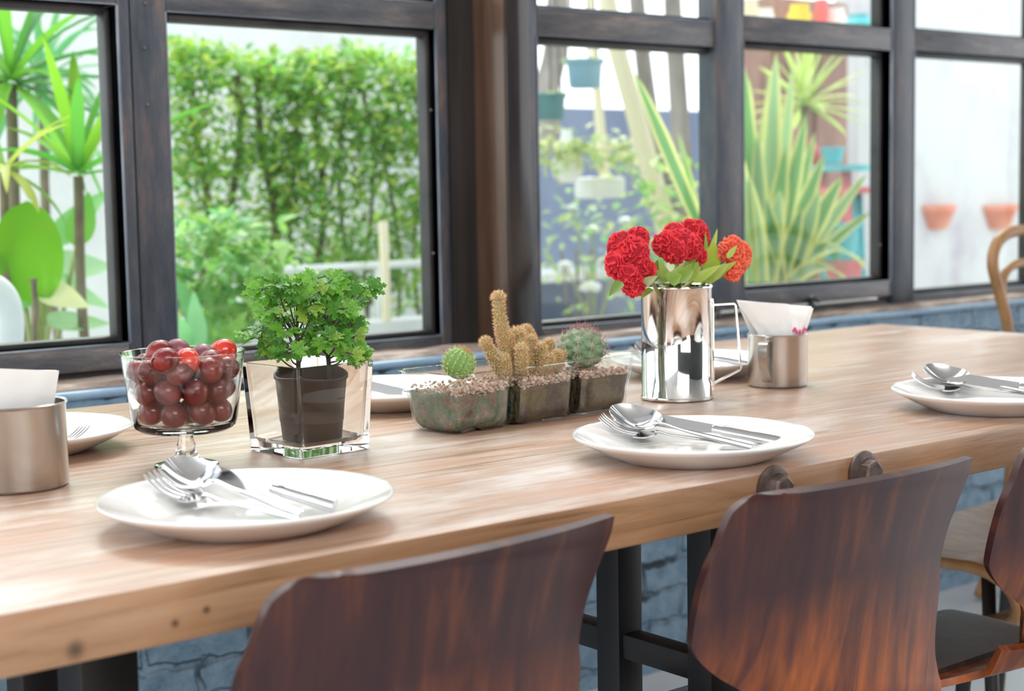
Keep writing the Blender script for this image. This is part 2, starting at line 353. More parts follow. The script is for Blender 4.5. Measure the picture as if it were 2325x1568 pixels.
# brick wall, painted blue
def brick_mat():
    m = mat('blue_painted_brick', rough=.62); n, l, b = nodes(m)
    t = n.new('ShaderNodeTexCoord')
    dn = n.new('ShaderNodeTexNoise'); dn.inputs['Scale'].default_value = 14; dn.inputs['Detail'].default_value = 4; l.new(t.outputs['Object'], dn.inputs['Vector'])
    sp = n.new('ShaderNodeSeparateXYZ'); l.new(t.outputs['Object'], sp.inputs[0])
    cb = n.new('ShaderNodeCombineXYZ')
    a1 = n.new('ShaderNodeMath'); a1.operation = 'MULTIPLY_ADD'; a1.inputs[1].default_value = .05; l.new(dn.outputs['Fac'], a1.inputs[0]); l.new(sp.outputs['X'], a1.inputs[2])
    a2 = n.new('ShaderNodeMath'); a2.operation = 'MULTIPLY_ADD'; a2.inputs[1].default_value = .055; l.new(dn.outputs['Fac'], a2.inputs[0]); l.new(sp.outputs['Z'], a2.inputs[2])
    l.new(a1.outputs[0], cb.inputs['X']); l.new(a2.outputs[0], cb.inputs['Y'])
    br = n.new('ShaderNodeTexBrick'); br.inputs['Scale'].default_value = 1; br.inputs['Brick Width'].default_value = .21; br.inputs['Row Height'].default_value = .068
    br.inputs['Mortar Size'].default_value = .0085; br.inputs['Mortar Smooth'].default_value = .6
    l.new(cb.outputs[0], br.inputs['Vector'])
    cn = n.new('ShaderNodeTexNoise'); cn.inputs['Scale'].default_value = 24; cn.inputs['Detail'].default_value = 8; cn.inputs['Roughness'].default_value = .65; l.new(t.outputs['Object'], cn.inputs['Vector'])
    r = n.new('ShaderNodeValToRGB'); e = r.color_ramp.elements; e.new(.5)
    for i, (p, c) in enumerate([(.26, (.03, .06, .09)), (.38, (.15, .26, .37)), (.72, (.29, .42, .54))]): e[i].position = p; e[i].color = (*c, 1)
    l.new(cn.outputs['Fac'], r.inputs[0])
    # worn-out pieces of mortar
    mm = n.new('ShaderNodeMath'); mm.operation = 'MULTIPLY'; l.new(br.outputs['Fac'], mm.inputs[0])
    gt = n.new('ShaderNodeMapRange'); gt.inputs[1].default_value = .50; gt.inputs[2].default_value = .64; l.new(dn.outputs['Fac'], gt.inputs[0]); l.new(gt.outputs[0], mm.inputs[1])
    mx = n.new('ShaderNodeMixRGB'); mx.inputs[2].default_value = (.012, .03, .045, 1); l.new(mm.outputs[0], mx.inputs[0]); l.new(r.outputs[0], mx.inputs[1]); l.new(mx.outputs[0], b.inputs['Base Color'])
    hh = n.new('ShaderNodeMath'); hh.operation = 'MULTIPLY_ADD'; hh.inputs[1].default_value = -1.2; l.new(br.outputs['Fac'], hh.inputs[0]); l.new(cn.outputs['Fac'], hh.inputs[2])
    bp = n.new('ShaderNodeBump'); bp.inputs['Strength'].default_value = 1; bp.inputs['Distance'].default_value = .012; l.new(hh.outputs[0], bp.inputs['Height']); l.new(bp.outputs[0], b.inputs['Normal'])
    return m
m_brick = brick_mat()
m_bluecap = mat('blue_painted_cap', rough=.5); noise_col(m_bluecap, [(.3, (.13, .24, .36)), (.7, (.27, .38, .50))], 10, (1, 1, 1), 6, .6, .3, 30)
m_floor = mat('polished_concrete', rough=.35); noise_col(m_floor, [(.3, (.36, .38, .40)), (.7, (.52, .54, .56))], 3, (1, 1, 1), 7)
m_room = mat('dark_room_plaster', rough=.7); noise_col(m_room, [(.3, (.035, .045, .045)), (.7, (.07, .075, .07))], 2)
m_ceil = mat('ceiling_paint', (.55, .54, .52), .8); noise_col(m_ceil, [(.3, (.5, .49, .47)), (.7, (.58, .57, .55))], 2)
m_white = mat('white_plaster', rough=.85)
noise_col(m_white, [(.27, (.40, .37, .42)), (.38, (.66, .65, .66)), (.5, (.76, .76, .76)), (.7, (.82, .82, .82))], 2.2, (1, 1, .7), 8, .65)
m_bwall = mat('blue_grey_garden_wall', rough=.8); noise_col(m_bwall, [(.3, (.17, .22, .36)), (.55, (.25, .32, .46)), (.75, (.42, .49, .58))], 2, (1, 1, .5), 6)
m_ground = mat('garden_gravel', rough=.9); noise_col(m_ground, [(.3, (.4, .38, .35)), (.7, (.7, .69, .66))], 8, detail=8)
m_terra = mat('terracotta', rough=.8); noise_col(m_terra, [(.3, (.75, .22, .13)), (.65, (.88, .36, .24)), (.8, (.85, .62, .5))], 9, detail=6)
m_teal = mat('teal_plastic', (.055, .20, .22), .45); m_teal2 = mat('turquoise_paint', (.14, .55, .6), .5); m_pink = mat('pink_paint', (.85, .25, .26), .6)
m_bluepot = mat('blue_plastic', (.18, .34, .47), .45)
m_redc = mat('red_cloth', (.8, .16, .16), .8); m_magenta = mat('magenta_paint', (.85, .06, .22), .6)
m_brownp = mat('brown_boards', rough=.7); noise_col(m_brownp, [(.3, (.22, .10, .08)), (.7, (.42, .24, .18))], 3, (6, 6, 1))
m_yellow = mat('yellow_paint', (.85, .6, .05), .6); m_wplast = mat('white_plastic', (.85, .85, .84), .35)
m_cream = mat('cream_paint', (.8, .7, .5), .7)
m_dark = mat('dark_paint', (.03, .035, .045), .5)

# ------------------------------------------------------------------ room shell
def sbox(name, m, x0, x1, y0, y1, z0, z1, bev=0, parent=None):
    b = NB(); box(b, x0, x1, y0, y1, z0, z1, bev); return struct(name, b, m, parent, smooth=False)
sbox('floor', m_floor, -3, 7, -3.4, 2.42, -.1, 0)
sbox('ceiling', m_ceil, -3, 7, -3.4, 2.7, 2.75, 2.85)
sbox('wall_front', m_room, -3, 7, -3.5, -3.4, 0, 2.75)
wb = NB(); box(wb, -1.2, 7, 2.385, 2.62, 0, .712)
struct('wall_back', wb, m_brick, smooth=False)
wb = NB(); box(wb, -1.2, 7, 2.376, 2.62, .7122, .7265, .006, 3); struct('trim_1', wb, m_bluecap, autos=40)
def ledge():
    b = NB()
    def P(u, v):
        x = -1.2+8.2*u; y = 2.394+.1*v; z = .7275+.008*(1 if .05 < v else 0)+.004*v+.0035*noise.noise(Vector((x*14, y*60, 1)))*(1 if 0 < v else 0)
        return Vector((x, y, z))
    grid(b, P, 500, 12, .0)
    return struct('trim_2', b, m_ledge)
ledge()
# ---- windows: G = glass plane, FR = front of sashes, PO = front of posts
G, FR, PO, BE = 2.505, 2.452, 2.458, 2.478
def X(px, Y, py=400): return ony(px, py, Y).x
def Z(px, py, Y): return ony(px, py, Y).z
def member(b, x0, x1, z0, z1, y0, y1=2.5095, bev=.003): box(b, x0, x1, y0, y1, z0, z1, bev, 2)
ZT, ZB = 2.3, .733
def window(i, gx0, gx1, gz0, gz1, left, right, zbot, ztop_face, up_z0, sash):
    """gx/gz: glass opening; left/right: outer x of the frame; zbot: foot of bottom rail"""
    w = struct('window_%d' % i)
    b = NB()
    fy = FR if sash else PO
    bd = .010
    member(b, left, gx0-bd, zbot, ZT, fy); member(b, gx1+bd, right, zbot, ZT, fy)
    struct('window_frame', b, m_frame, w, autos=40)
    b = NB()
    member(b, gx0-bd, gx1+bd, zbot, gz0-bd, fy); member(b, gx0-bd, gx1+bd, gz1+bd*1.3, up_z0-.008, fy)
    member(b, gx0-bd, gx1+bd, ZT-.06, ZT, fy)
    struct('window_rail', b, m_frameh, w, autos=40)
    b = NB(); e = .0032
    for z0, z1, zc in ((gz0-bd, gz1+bd*1.3, 0), (up_z0-.008, ZT-.065, 0)):
        yy = fy-.0012
        member(b, gx0-bd-e, gx0-bd, z0, z1, yy, 2.5, .0008); member(b, gx1+bd, gx1+bd+e, z0, z1, yy, 2.5, .0008)
        member(b, gx0-bd, gx1+bd, z0-e, z0, yy, 2.5, .0008); member(b, gx0-bd, gx1+bd, z1, z1+e*.6, yy, 2.5, .0006)
    struct('moulding', b, m_mould, w, autos=40)
    b = NB()
    for z0, z1 in ((gz0, gz1), (up_z0, ZT-.065)):
        member(b, gx0-bd, gx0, z0-bd, z1+bd, BE, 2.509, .002); member(b, gx1, gx1+bd, z0-bd, z1+bd, BE, 2.509, .002)
        member(b, gx0, gx1, z0-bd, z0, BE, 2.509, .002); member(b, gx0, gx1, z1, z1+bd*1.3, BE-.006, 2.509, .002)
    struct('glazing_bead', b, m_frame2, w, autos=40)
    for z0, z1 in ((gz0, gz1), (up_z0, ZT-.065)):
        b = NB(); box(b, gx0+.0005, gx1-.0005, G-.002, G+.002, z0+.0005, z1-.0005); struct('window_pane', b, m_pane, w, smooth=False)
    return w
# pane 0
window(1, -.15, X(235, G), Z(126, 770, G), Z(109, 29, G), -.21, X(308, FR), Z(140, 849, FR), 0, 1.43, True)
window(2, X(368+7, G), X(953, G), Z(660, 771, G), Z(660, 69, G), X(310, PO), X(1021, PO), ZB, 0, Z(980, 3, G), False)
window(3, X(1200, G), X(1591, G), Z(1330, 719, G), Z(1400, 113, G), X(1150, PO), X(1627, PO), ZB, 0, Z(1400, 29, G), False)
w4 = window(4, X(1658, G), X(1977, G), Z(1820, 637, G), Z(1820, 120, G), X(1628, FR), X(2029, FR), Z(1700, 700, FR), 0, Z(1800, 47, G), True)
window(5, X(2047, G), X(2316, G), Z(2180, 646, G), Z(2180, 138, G), X(2030, PO), X(2360, PO), ZB, 0, Z(2180, 75, G), False)
window(6, X(2395, G), X(2395, G)+.55, Z(2180, 646, G), Z(2180, 138, G), X(2360, PO)+.002, X(2395, G)+.6, ZB, 0, Z(2180, 75, G), False)
b = NB(); tube(b, smooth_path([ony(1835, 682, FR-.006), ony(1842, 676, FR-.03), ony(1852, 678, FR-.035), ony(1858, 683, FR-.03)], 5), .006, 8)
tube(b, [ony(1842, 676, FR), ony(1842, 700, FR-.012)], .008, 8)
struct('window_latch', b, m_dark, w4)
# strip of frame under sashes
sbox('trim_3', m_frame2, -1.0, X(2029, FR), 2.47, 2.56, .733, .748)
# pillar and recess
sbox('trim_4', m_recess, X(1021, PO)+.001, X(1150, PO)-.001, 2.452, 2.51, .733, ZT+.3)
b = NB(); box(b, 1.903, 1.962, 2.358, 2.51, .7272, 2.7, .004, 2); struct('trim_5', b, m_pillar, autos=40)
b = NB()
for px, py, r in ((328, 110, .0028), (335, 238, .0028), (330, 8, .003), (978, 250, .0025), (984, 575, .0025), (1630, 40, .0025), (1996, 200, .0025), (1998, 556, .003)):
    c = ony(px, py, FR-.001); bmesh.ops.create_uvsphere(b, u_segments=8, v_segments=6, radius=r, matrix=Matrix.Translation(c))
struct('trim_6', b, m_rust)
# wall above windows
sbox('wall_header', m_room, -1.2, 7, 2.45, 2.62, ZT, 2.75)

b = NB(); box(b, 1.9035, 1.9605, 2.351, 2.3575, .7272, 2.7, .002, 2); struct('shade_strip', b, m_recess, autos=40)  # dark strip laid over the pillar front to stand for its shade
# ------------------------------------------------------------------ table
TX0, TX1, TY0, TY1, TZ = -.45, 2.614, 1.043, 2.026, .75
table = thing('dining_table', 'long thick reclaimed plank dining table with pale worn top on black steel legs', 'table', (0, 0, 0))
def tabletop():
    b = NB(); vs = box(b, TX0, TX1, TY0, TY1, .704, TZ, .0025, 2)
    o = obj('tabletop', b, [m_top, m_side], table, autos=40)
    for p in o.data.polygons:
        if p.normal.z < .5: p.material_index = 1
    return o
tabletop()
for nm, (x0, x1, y0, y1) in {'a': (.514, .565, 1.2, 1.25), 'b': (.525, .565, 1.355, 1.395), 'c': (1.250, 1.30, 1.2, 1.238), 'd': (1.249, 1.288, 1.35, 1.39), 'e': (.514, .565, 1.8, 1.85), 'f': (1.249, 1.3, 1.8, 1.85)}.items():
    b = NB(); box(b, x0, x1, y0, y1, 0, .7038, .002); obj('leg', b, m_black, table, autos=40)
for x in (.53, 1.255):
    b = NB(); box(b, x, x+.03, 1.24, 1.81, .475, .505, .002); obj('stretcher', b, m_black, table, autos=40)
for px, py in ((1747, 1106), (1952, 1071)):
    c = ony(px, py, 1.0425); c.x += .003
    b = NB(); lathe(b, [(0, 0), (.0215, 0), (.0225, .0015), (.0225, .004), (.019, .0055), (0, .0055)], 32)
    bmesh.ops.transform(b, matrix=Matrix.Translation(c) @ Matrix.Rotation(PI/2, 4, 'X'), verts=b.verts)
    wa = obj('washer', b, m_rust, table, autos=35)
    b = NB(); lathe(b, [(0, .005), (.0145, .005), (.0145, .017), (.012, .0195), (0, .0195)], 6)
    bmesh.ops.transform(b, matrix=Matrix.Translation(c) @ Matrix.Rotation(PI/2, 4, 'X') @ Matrix.Rotation(.3, 4, 'Z'), verts=b.verts)
    bmesh.ops.bevel(b, geom=b.edges[:], offset=.0006, segments=1, affect='EDGES')
    obj('hex_bolt', b, m_rust, wa, smooth=False)

# ------------------------------------------------------------------ plates and cutlery
def make_plate():
    b = NB()
    prof = [(0, .0035), (.070, .0035), (.078, .0055), (.090, .0105), (.115, .0205), (.1235, .0245), (.1262, .0262), (.1268, .0250), (.1262, .0232),
            (.118, .0185), (.100, .0095), (.088, .0045), (.080, .0008), (.078, 0), (.075, .0002), (.073, .0015), (0, .0015)]
    lathe(b, prof, 96)
    return b
plate_me = None
def plate(x, y, label):
    global plate_me
    if plate_me is None:
        o = obj('dinner_plate', make_plate(), m_plate); plate_me = o.data
    else:
        o = bpy.data.objects.new('dinner_plate', plate_me); COL.objects.link(o)
    o.location = (x, y, TZ+.0002); return tag(o, label, 'plate', 'white dinner plates on the table')
P1, P2, P3, P4, P5, P6 = (.6657, 1.1888), (1.1812, 1.1596), (.676, 1.722), (1.717, 1.682), (1.706, 1.147), (1.192, 1.735)
plate(*P1, 'white plate at the table edge in front of the glass bowl of grapes')
plate(*P2, 'white plate with cutlery in front of the cactus tub, behind two bolt heads')
plate(*P3, 'white plate half hidden behind the steel cup of napkins at the far left')
plate(*P4, 'white plate at the window side, behind the tall steel jug of red flowers')
plate(*P5, 'white plate at the right picture edge, on the chair side of the table')
plate(*P6, 'white plate mostly hidden between the square glass vase and the cactus tub')

def align(o, tip, end, bank=0, L=.168):
    """place cutlery whose length runs along +X from end(0) to tip(L)"""
    tip, end = Vector(tip), Vector(end); d = (tip-end).normalized()
    from mathutils import Quaternion
    q = d.to_track_quat('X', 'Z') @ Quaternion((1, 0, 0), bank); o.rotation_mode = 'QUATERNION'; o.rotation_quaternion = q; o.location = tip-d*L
def fork_bm():
    b = NB()
    L = .130
    path = [(0, 0, .0012), (.03, 0, .0014), (.085, 0, .002), (.098, 0, .0035), (.104, 0, .003)]
    rad = [.0052, .005, .0026, .003, .0065]
    tube(b, smooth_path(path, 4), [rad[min(4, int(i/4))]*(1-(i % 4)/4)+rad[min(4, int(i/4)+1)]*(i % 4)/4 for i in range(17)], 12, .3, upv=(0, 0, 1))
    def P(u, v):
        x = .102+.024*u; w = .0045+.0078*min(1, u*2.5)**.7; return Vector((x, (v-.5)*2*w, .003-.0045*math.sin(u*PI*.6)))
    grid(b, P, 8, 6, .0014)
    for k in range(4):
        y = (k-1.5)*.0064
        p = [(.1235, y, -.0008), (.137, y, -.0002), (.150, y, .0035), (.161, y*.98, .0095), (.167, y*.97, .0145)]
        tube(b, smooth_path(p, 3), [.0017]*10+[.0014, .0011, .0006], 8, .8, upv=(0, 0, 1))
    return b
def spoon_bm():
    b = NB()
    path = [(0, 0, .001), (.03, 0, .0012), (.085, 0, .002), (.108, 0, .004), (.118, 0, .0022)]
    rad = [.0056, .0054, .0026, .0028, .005, .005]
    tube(b, smooth_path(path, 4), [rad[i//4]*(1-(i % 4)/4)+rad[i//4+1]*(i % 4)/4 for i in range(17)], 12, .32, upv=(0, 0, 1))
    def P(u, v):
        r = u; a = v*2*PI; ca, sa = math.cos(a), math.sin(a)
        x = .142+.031*r*ca; y = (.0212-.003*ca)*r*sa
        return Vector((x, y, .0045-.0115*(1-r**2)+.006*max(0, ca)*r))
    V = grid(b, P, 12, 40, .0011)
    bmesh.ops.remove_doubles(b, verts=b.verts, dist=.00003)
    return b
def knife_bm():
    b = NB()
    path = [(0, 0, .0025), (.03, 0, .0026), (.065, 0, .003), (.074, 0, .003)]
    tube(b, smooth_path(path, 5), [.0068]*5+[.0062]*5+[.005]*5+[.0042], 14, .5, upv=(0, 0, 1))
    def P(u, v):
        x = .072+.094*u; w0 = -.0045; w1 = .0045+.0045*min(1, u*4)
        if u > .7: w0 += (u-.7)/.3*.011
        z = .003; return Vector((x, w0+(w1-w0)*v, z))
    grid(b, P, 20, 6, .0012)
    return b
protos = {}
def cutlery(kind, tip, end, label):
    mk = {'fork': fork_bm, 'spoon': spoon_bm, 'knife': knife_bm}[kind]
    if kind not in protos:
        o = obj(kind, mk(), m_cut, autos=50); protos[kind] = o
    else:
        o = protos[kind].copy(); COL.objects.link(o)
    align(o, tip, end, {'spoon': -.38, 'fork': -.12, 'knife': -1.15}[kind], {'spoon': .173, 'fork': .168, 'knife': .166}[kind]); return tag(o, label, kind, kind+'s laid on the plates')
def setting(cx, cy, f, s, k, where, dz=0):
    # offsets of tip and end in plate frame; heights keep them on the plate
    cutlery('fork', (cx+f[0], cy+f[1], TZ+.0225), (cx+f[2], cy+f[3], TZ+.0085), 'four-tined steel fork on the white plate '+where)
    cutlery('spoon', (cx+s[0], cy+s[1], TZ+.033), (cx+s[2], cy+s[3], TZ+.0095), 'steel spoon lying across the fork on the white plate '+where)
    cutlery('knife', (cx+k[0], cy+k[1], TZ+.033), (cx+k[2], cy+k[3], TZ+.012), 'steel table knife beside the spoon on the white plate '+where)
setting(*P1, (-.035, .111, .018, -.030), (-.008, .126, .030, -.045), (.018, .118, .064, -.035), 'in front of the grape bowl')
setting(*P2, (-.029, .114, .050, -.015), (.0005, .125, .046, -.030), (.018, .108, .086, -.028), 'nearest the cactus tub')
setting(*P5, (-.009, .122, .085, -.015), (.030, .128, .080, -.030), (.031, .093, .100, -.040), 'at the right picture edge')
setting(*P4, (-.029, .114, .055, -.015), (.0005, .125, .040, -.035), (.018, .108, .086, -.028), 'behind the tall steel jug')
cutlery('fork', (P3[0]+.062, P3[1]-.045, TZ+.013), (P3[0]-.06, P3[1]-.075, TZ+.016), 'steel fork on the plate behind the left napkin cup')
cutlery('knife', (P6[0]-.01, P6[1]+.08, TZ+.0285), (P6[0]+.05, P6[1]-.085, TZ+.0045), 'steel knife on the plate between vase and cactus tub')

# ------------------------------------------------------------------ steel cups
def cup_bm(r, h, lip=.0022):
    b = NB()
    lathe(b, [(0, 0), (r-.003, 0), (r-.001, .0008), (r, .003), (r, h-.003), (r+lip*.6, h-.0012), (r+lip, h), (r+lip*.5, h+.001), (r-.0012, h-.0005), (r-.0014, .004), (r-.004, .002), (0, .002)], 80)
    return b
left_cup = thing('steel_cup', 'brushed steel cup of white napkins, cut by the left picture edge', 'cup', (.5873, 1.509, TZ+.0003))
obj('cup_body', cup_bm(.0516, .083), m_steel, left_cup, autos=50)
right_cup = thing('steel_cup', 'small brushed steel mug of fanned napkins right of the flower jug', 'cup', (1.7016, 1.5005, TZ+.0003))
obj('cup_body', cup_bm(.0421, .074, .0012), m_steel, right_cup, autos=50)
def strap(b, pts, dirv, w, t, n=6):
    """flat strap: pts in the (radial,z) plane, dirv radial direction, w = width across"""
    dv = Vector((dirv[0], dirv[1], 0)).normalized(); sd = Vector((-dv.y, dv.x, 0))
    P = smooth_path([dv*r+Vector((0, 0, z)) for r, z in pts], n) if n > 1 else [dv*r+Vector((0, 0, z)) for r, z in pts]
    rings = []
    for i, p in enumerate(P):
        tg = (P[min(i+1, len(P)-1)]-P[max(i-1, 0)]).normalized(); nr = sd.cross(tg).normalized()
        rings.append([b.verts.new(p+sd*w/2+nr*t/2), b.verts.new(p-sd*w/2+nr*t/2), b.verts.new(p-sd*w/2-nr*t/2), b.verts.new(p+sd*w/2-nr*t/2)])
    for a, c in zip(rings, rings[1:]):
        for k in range(4): b.faces.new((a[k], a[(k+1) % 4], c[(k+1) % 4], c[k]))
    b.faces.new(rings[0]); b.faces.new(rings[-1][::-1])
b = NB(); strap(b, [(.0415, .066), (.052, .068), (.064, .064), (.066, .05), (.060, .03), (.047, .012), (.0415, .010)], (-.92, -.391), .013, .0016)
obj('handle', b, m_steel, right_cup, autos=50)
# napkins: folded sheets
def sheet(cx, cy, z0, corners, thick, folds=0, seed=0):
    """corners: 4 world points bl, br, tr, tl ; gently buckled folded paper"""
    b = NB(); bl, br, tr, tl = [Vector(c) for c in corners]
    n = (br-bl).cross(tl-bl).normalized()
    def P(u, v):
        p = bl.lerp(br, u).lerp(tl.lerp(tr, u), v)
        return p + n*(.0035*math.sin(PI*u)*math.cos(v*2)+.0015*noise.noise(Vector((u*4+seed, v*3, seed))))
    grid(b, P, 16, 12, thick)
    return b
Y0 = 1.5
for i in range(3):
    o = sheet(0, 0, 0, [(.547+.004*i, 1.489+.011*i, TZ+.012), (.613-.003*i, 1.499+.011*i, TZ+.012), (.634-.002*i, 1.500+.011*i, .8615-.001*i), (.535, 1.482+.011*i, .8745-.001*i)], .007, seed=i)
    tag(obj('paper_napkin', o, m_paper, autos=40), ('front','middle','rear')[i]+' folded white napkin in the brushed steel cup at the left edge', 'napkin', 'napkins in the left steel cup')
def fan(i, top_l, top_r, bot_l, bot_r, dy, label):
    MC = Vector((1.7016, 1.5005, .75)); nv = Vector((.63, .777, 0)).normalized(); sv = Vector((.777, -.63, 0)).normalized()
    def pl(q, off):
        d = ray(*q); return CAM+d*((MC+nv*off-CAM).dot(nv)/d.dot(nv))
    tl, tr, bl, br = pl(top_l, dy), pl(top_r, dy), pl(bot_l, dy), pl(bot_r, dy)
    low = Vector((MC.x, MC.y, .765))+nv*dy*.8
    b = NB(); n = (br-bl).cross(tl-bl).normalized()
    def P(u, v):
        if v < .35:
            t = v/.35; p = (low+sv*((u-.5)*.056)).lerp(bl.lerp(br, u), t)
        else:
            t = (v-.35)/.65; p = bl.lerp(br, u).lerp(tl.lerp(tr, u), t)
        return p + n*(.004*math.sin(PI*u*2+i)*min(1, v*1.3)+.0015*noise.noise(Vector((u*5+i*3, v*4, i))))
    grid(b, P, 20, 16, .0012+.0006*i)
    return tag(obj('paper_napkin', b, m_paper, autos=60), label, 'napkin', 'napkins in the right steel mug')
fan(0, (1674, 684), (1790, 690), (1722, 757), (1800, 757), -.014, 'front left folded tissue fanning from the small steel mug')
fan(1, (1716, 706), (1838, 702), (1730, 757), (1815, 757), -.007, 'front right folded tissue with pink print in the small steel mug')
fan(2, (1672, 680), (1846, 699), (1704, 757), (1828, 757), .003, 'wide folded tissue behind the others in the small steel mug')
fan(3, (1680, 683), (1843, 696), (1712, 757), (1822, 757), .014, 'rearmost folded tissue in the small steel mug')
# pink print on the front tissue
def petal_print():
    b = NB()
    for (px, py, a) in ((1803, 748, .5), (1808, 752, -.2), (1829, 748, -.5), (1824, 752, .1), (1816, 754, 0)):
        c = ony(px, py, 1.4895); d_ = ray(px, py); nv = Vector((.63, .777, 0)); c = CAM+d_*((Vector((1.7016, 1.5005, 0))-nv*.0125-CAM).dot(nv)/d_.dot(nv))
        c.z += .0
        vs = bmesh.ops.create_circle(b, cap_ends=True, segments=10, radius=.0042)['verts']
        bmesh.ops.transform(b, matrix=Matrix.Translation(c) @ Matrix.Rotation(-.68, 4, 'Z') @ Matrix.Rotation(a, 4, 'Y') @ Matrix.Rotation(PI/2, 4, 'X') @ Matrix.Diagonal((.4, 1, 1, 1)), verts=vs)
    return b
fp = [o for o in COL.objects if o.get('label', '').startswith('front right folded')][0]
obj('pink_print', petal_print(), mat('pink_ink', (.8, .08, .25), .8), fp)

# ------------------------------------------------------------------ tall jug with celosia
JC = Vector((1.5028, 1.5037, TZ+.0003)); JR, JH = .0472, .152
jug = thing('steel_jug', 'tall polished steel jug with angular handle, holding red cockscomb flowers', 'jug', JC)
b = NB(); lathe(b, [(0, .001), (JR+.0002, .001), (JR+.0012, .0012), (JR+.0016, .004), (JR, .0055), (JR, JH-.004), (JR+.001, JH-.003), (JR+.0018, JH-.001), (JR+.001, JH+.0006), (JR-.001, JH-.0003), (JR-.0012, .004), (0, .003)], 96)
obj('jug_body', b, m_chrome, jug, autos=50)
b = NB(); hd = (.80, -.60)
strap(b, [(JR-.001, .124), (JR+.004, .1255), (.0775, .1265), (.0795, .124), (.0865, .040), (.0845, .0365), (JR+.001, .0185), (JR-.001, .0175)], hd, .0085, .0022, 1)
strap(b, [(JR+.0006, .134), (JR+.0016, .128), (JR+.0016, .016), (JR+.0006, .010)], hd, .012, .0016, 1)
obj('handle', b, m_chrome, jug, smooth=False)
def crest(name_seed, c, rx, ry, rz, hue=0, tilt=0, base=None):
    cm = Cm(); bm = cm.bm
    bmesh.ops.create_icosphere(bm, subdivisions=6, radius=1)
    off = Vector((name_seed*7.3, name_seed*3.1, name_seed*1.7)); vals = {}
    for v in bm.verts:
        p = v.co.normalized(); q = Vector((p.x*rx, p.y*ry, p.z*rz))*1.0
        w = q*75+off; wp = Vector((noise.noise(w), noise.noise(w+Vector((9, 2, 5))), noise.noise(w+Vector((3, 8, 1)))))
        s = noise.noise(q*150+off*2+wp*1.1)
        rid = 1-min(1, abs(s)*3.6); rid = rid**1.3
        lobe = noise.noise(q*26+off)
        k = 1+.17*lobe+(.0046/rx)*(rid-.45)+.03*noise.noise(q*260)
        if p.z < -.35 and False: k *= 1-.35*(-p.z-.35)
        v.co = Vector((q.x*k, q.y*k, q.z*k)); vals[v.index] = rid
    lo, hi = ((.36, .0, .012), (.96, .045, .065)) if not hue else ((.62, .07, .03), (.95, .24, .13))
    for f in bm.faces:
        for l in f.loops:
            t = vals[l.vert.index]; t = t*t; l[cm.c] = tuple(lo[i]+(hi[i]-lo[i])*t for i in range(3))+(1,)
    bmesh.ops.transform(bm, matrix=Matrix.Translation(c) @ Matrix.Rotation(tilt, 4, 'Y'), verts=bm.verts)
    return cm.bm
def px(x, y, Y=1.48): return ony(x, y, Y)
def flower(label, heads, stem_pts, leaves, hue=0, seed=1):
    base = Vector((JC.x, JC.y, JC.z+.01))
    t = thing('cockscomb_flower', label, 'flower', base, 0, 'red cockscombs in the tall steel jug')
    inv = Matrix.Translation(-base)
    for i, (x, y, Y, rx, rz, tl) in enumerate(heads):
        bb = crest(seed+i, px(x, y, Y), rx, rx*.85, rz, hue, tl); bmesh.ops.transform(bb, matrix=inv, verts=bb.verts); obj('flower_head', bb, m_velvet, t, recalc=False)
    bb = NB(); tube(bb, smooth_path([Vector(p)-base for p in stem_pts], 6), .0028, 8); obj('stem', bb, m_gstem, t)
    cm = Cm()
    for (x, y, Y, x2, y2, Y2, w, c) in leaves:
        a = px(x, y, Y); e = px(x2, y2, Y2); d = e-a
        cm.leaf(a, d, Vector((-.5, -.6, .5)), d.length*1.03, w, .15, 8, .2, vary(c, .12))
    bmesh.ops.transform(cm.bm, matrix=inv, verts=cm.bm.verts)
    obj('leaves', cm.bm, m_leafy, t, recalc=False)
m_gstem = mat('flower_stem', (.32, .36, .12), .5)
g1, g2, g3 = (.24, .40, .06), (.38, .52, .10), (.16, .30, .06)
jt = JC+Vector((0, 0, .03))
flower('big crimson cockscomb drooping over the jug rim on the window-post side',
       [(1432, 575, 1.455, .0235, .022, .3), (1408, 560, 1.46, .016, .018, 0), (1448, 540, 1.465, .015, .0145, 0), (1400, 600, 1.455, .0145, .017, 0), (1452, 600, 1.45, .016, .015, 0), (1424, 628, 1.445, .0145, .015, 0), (1440, 645, 1.44, .0165, .0165, .2), (1470, 616, 1.46, .011, .012, 0)],
       [jt, jt+Vector((-.015, 0, .08)), px(1480, 640), px(1450, 615, 1.46)],
       [(1480, 640, 1.47, 1492, 590, 1.46, .014, g3), (1478, 632, 1.455, 1500, 612, 1.45, .012, g1), (1452, 655, 1.435, 1490, 622, 1.44, .014, (.45, .55, .25)), (1412, 640, 1.43, 1383, 668, 1.425, .013, g3), (1480, 655, 1.46, 1455, 672, 1.44, .009, g1)], 0, 1)
flower('broad crimson cockscomb standing upright above the middle of the jug',
       [(1536, 552, 1.475, .0260, .0200, 0), (1510, 553, 1.47, .0165, .0165, 0), (1562, 560, 1.465, .0195, .0175, 0), (1532, 570, 1.46, .018, .016, 0), (1584, 580, 1.465, .0115, .012, 0), (1533, 528, 1.48, .015, .0125, 0)],
       [jt, jt+Vector((0, 0, .1)), px(1535, 620), px(1540, 585, 1.475)],
       [(1510, 640, 1.46, 1480, 600, 1.47, .018, (.30, .42, .16)), (1515, 640, 1.455, 1498, 592, 1.46, .014, g2), (1530, 642, 1.45, 1548, 600, 1.45, .018, g2), (1553, 640, 1.45, 1583, 592, 1.455, .022, g2), (1540, 640, 1.44, 1572, 610, 1.44, .018, g1), (1518, 640, 1.44, 1545, 622, 1.43, .022, g1), (1545, 642, 1.46, 1590, 545, 1.46, .013, g1)], 0, 21)
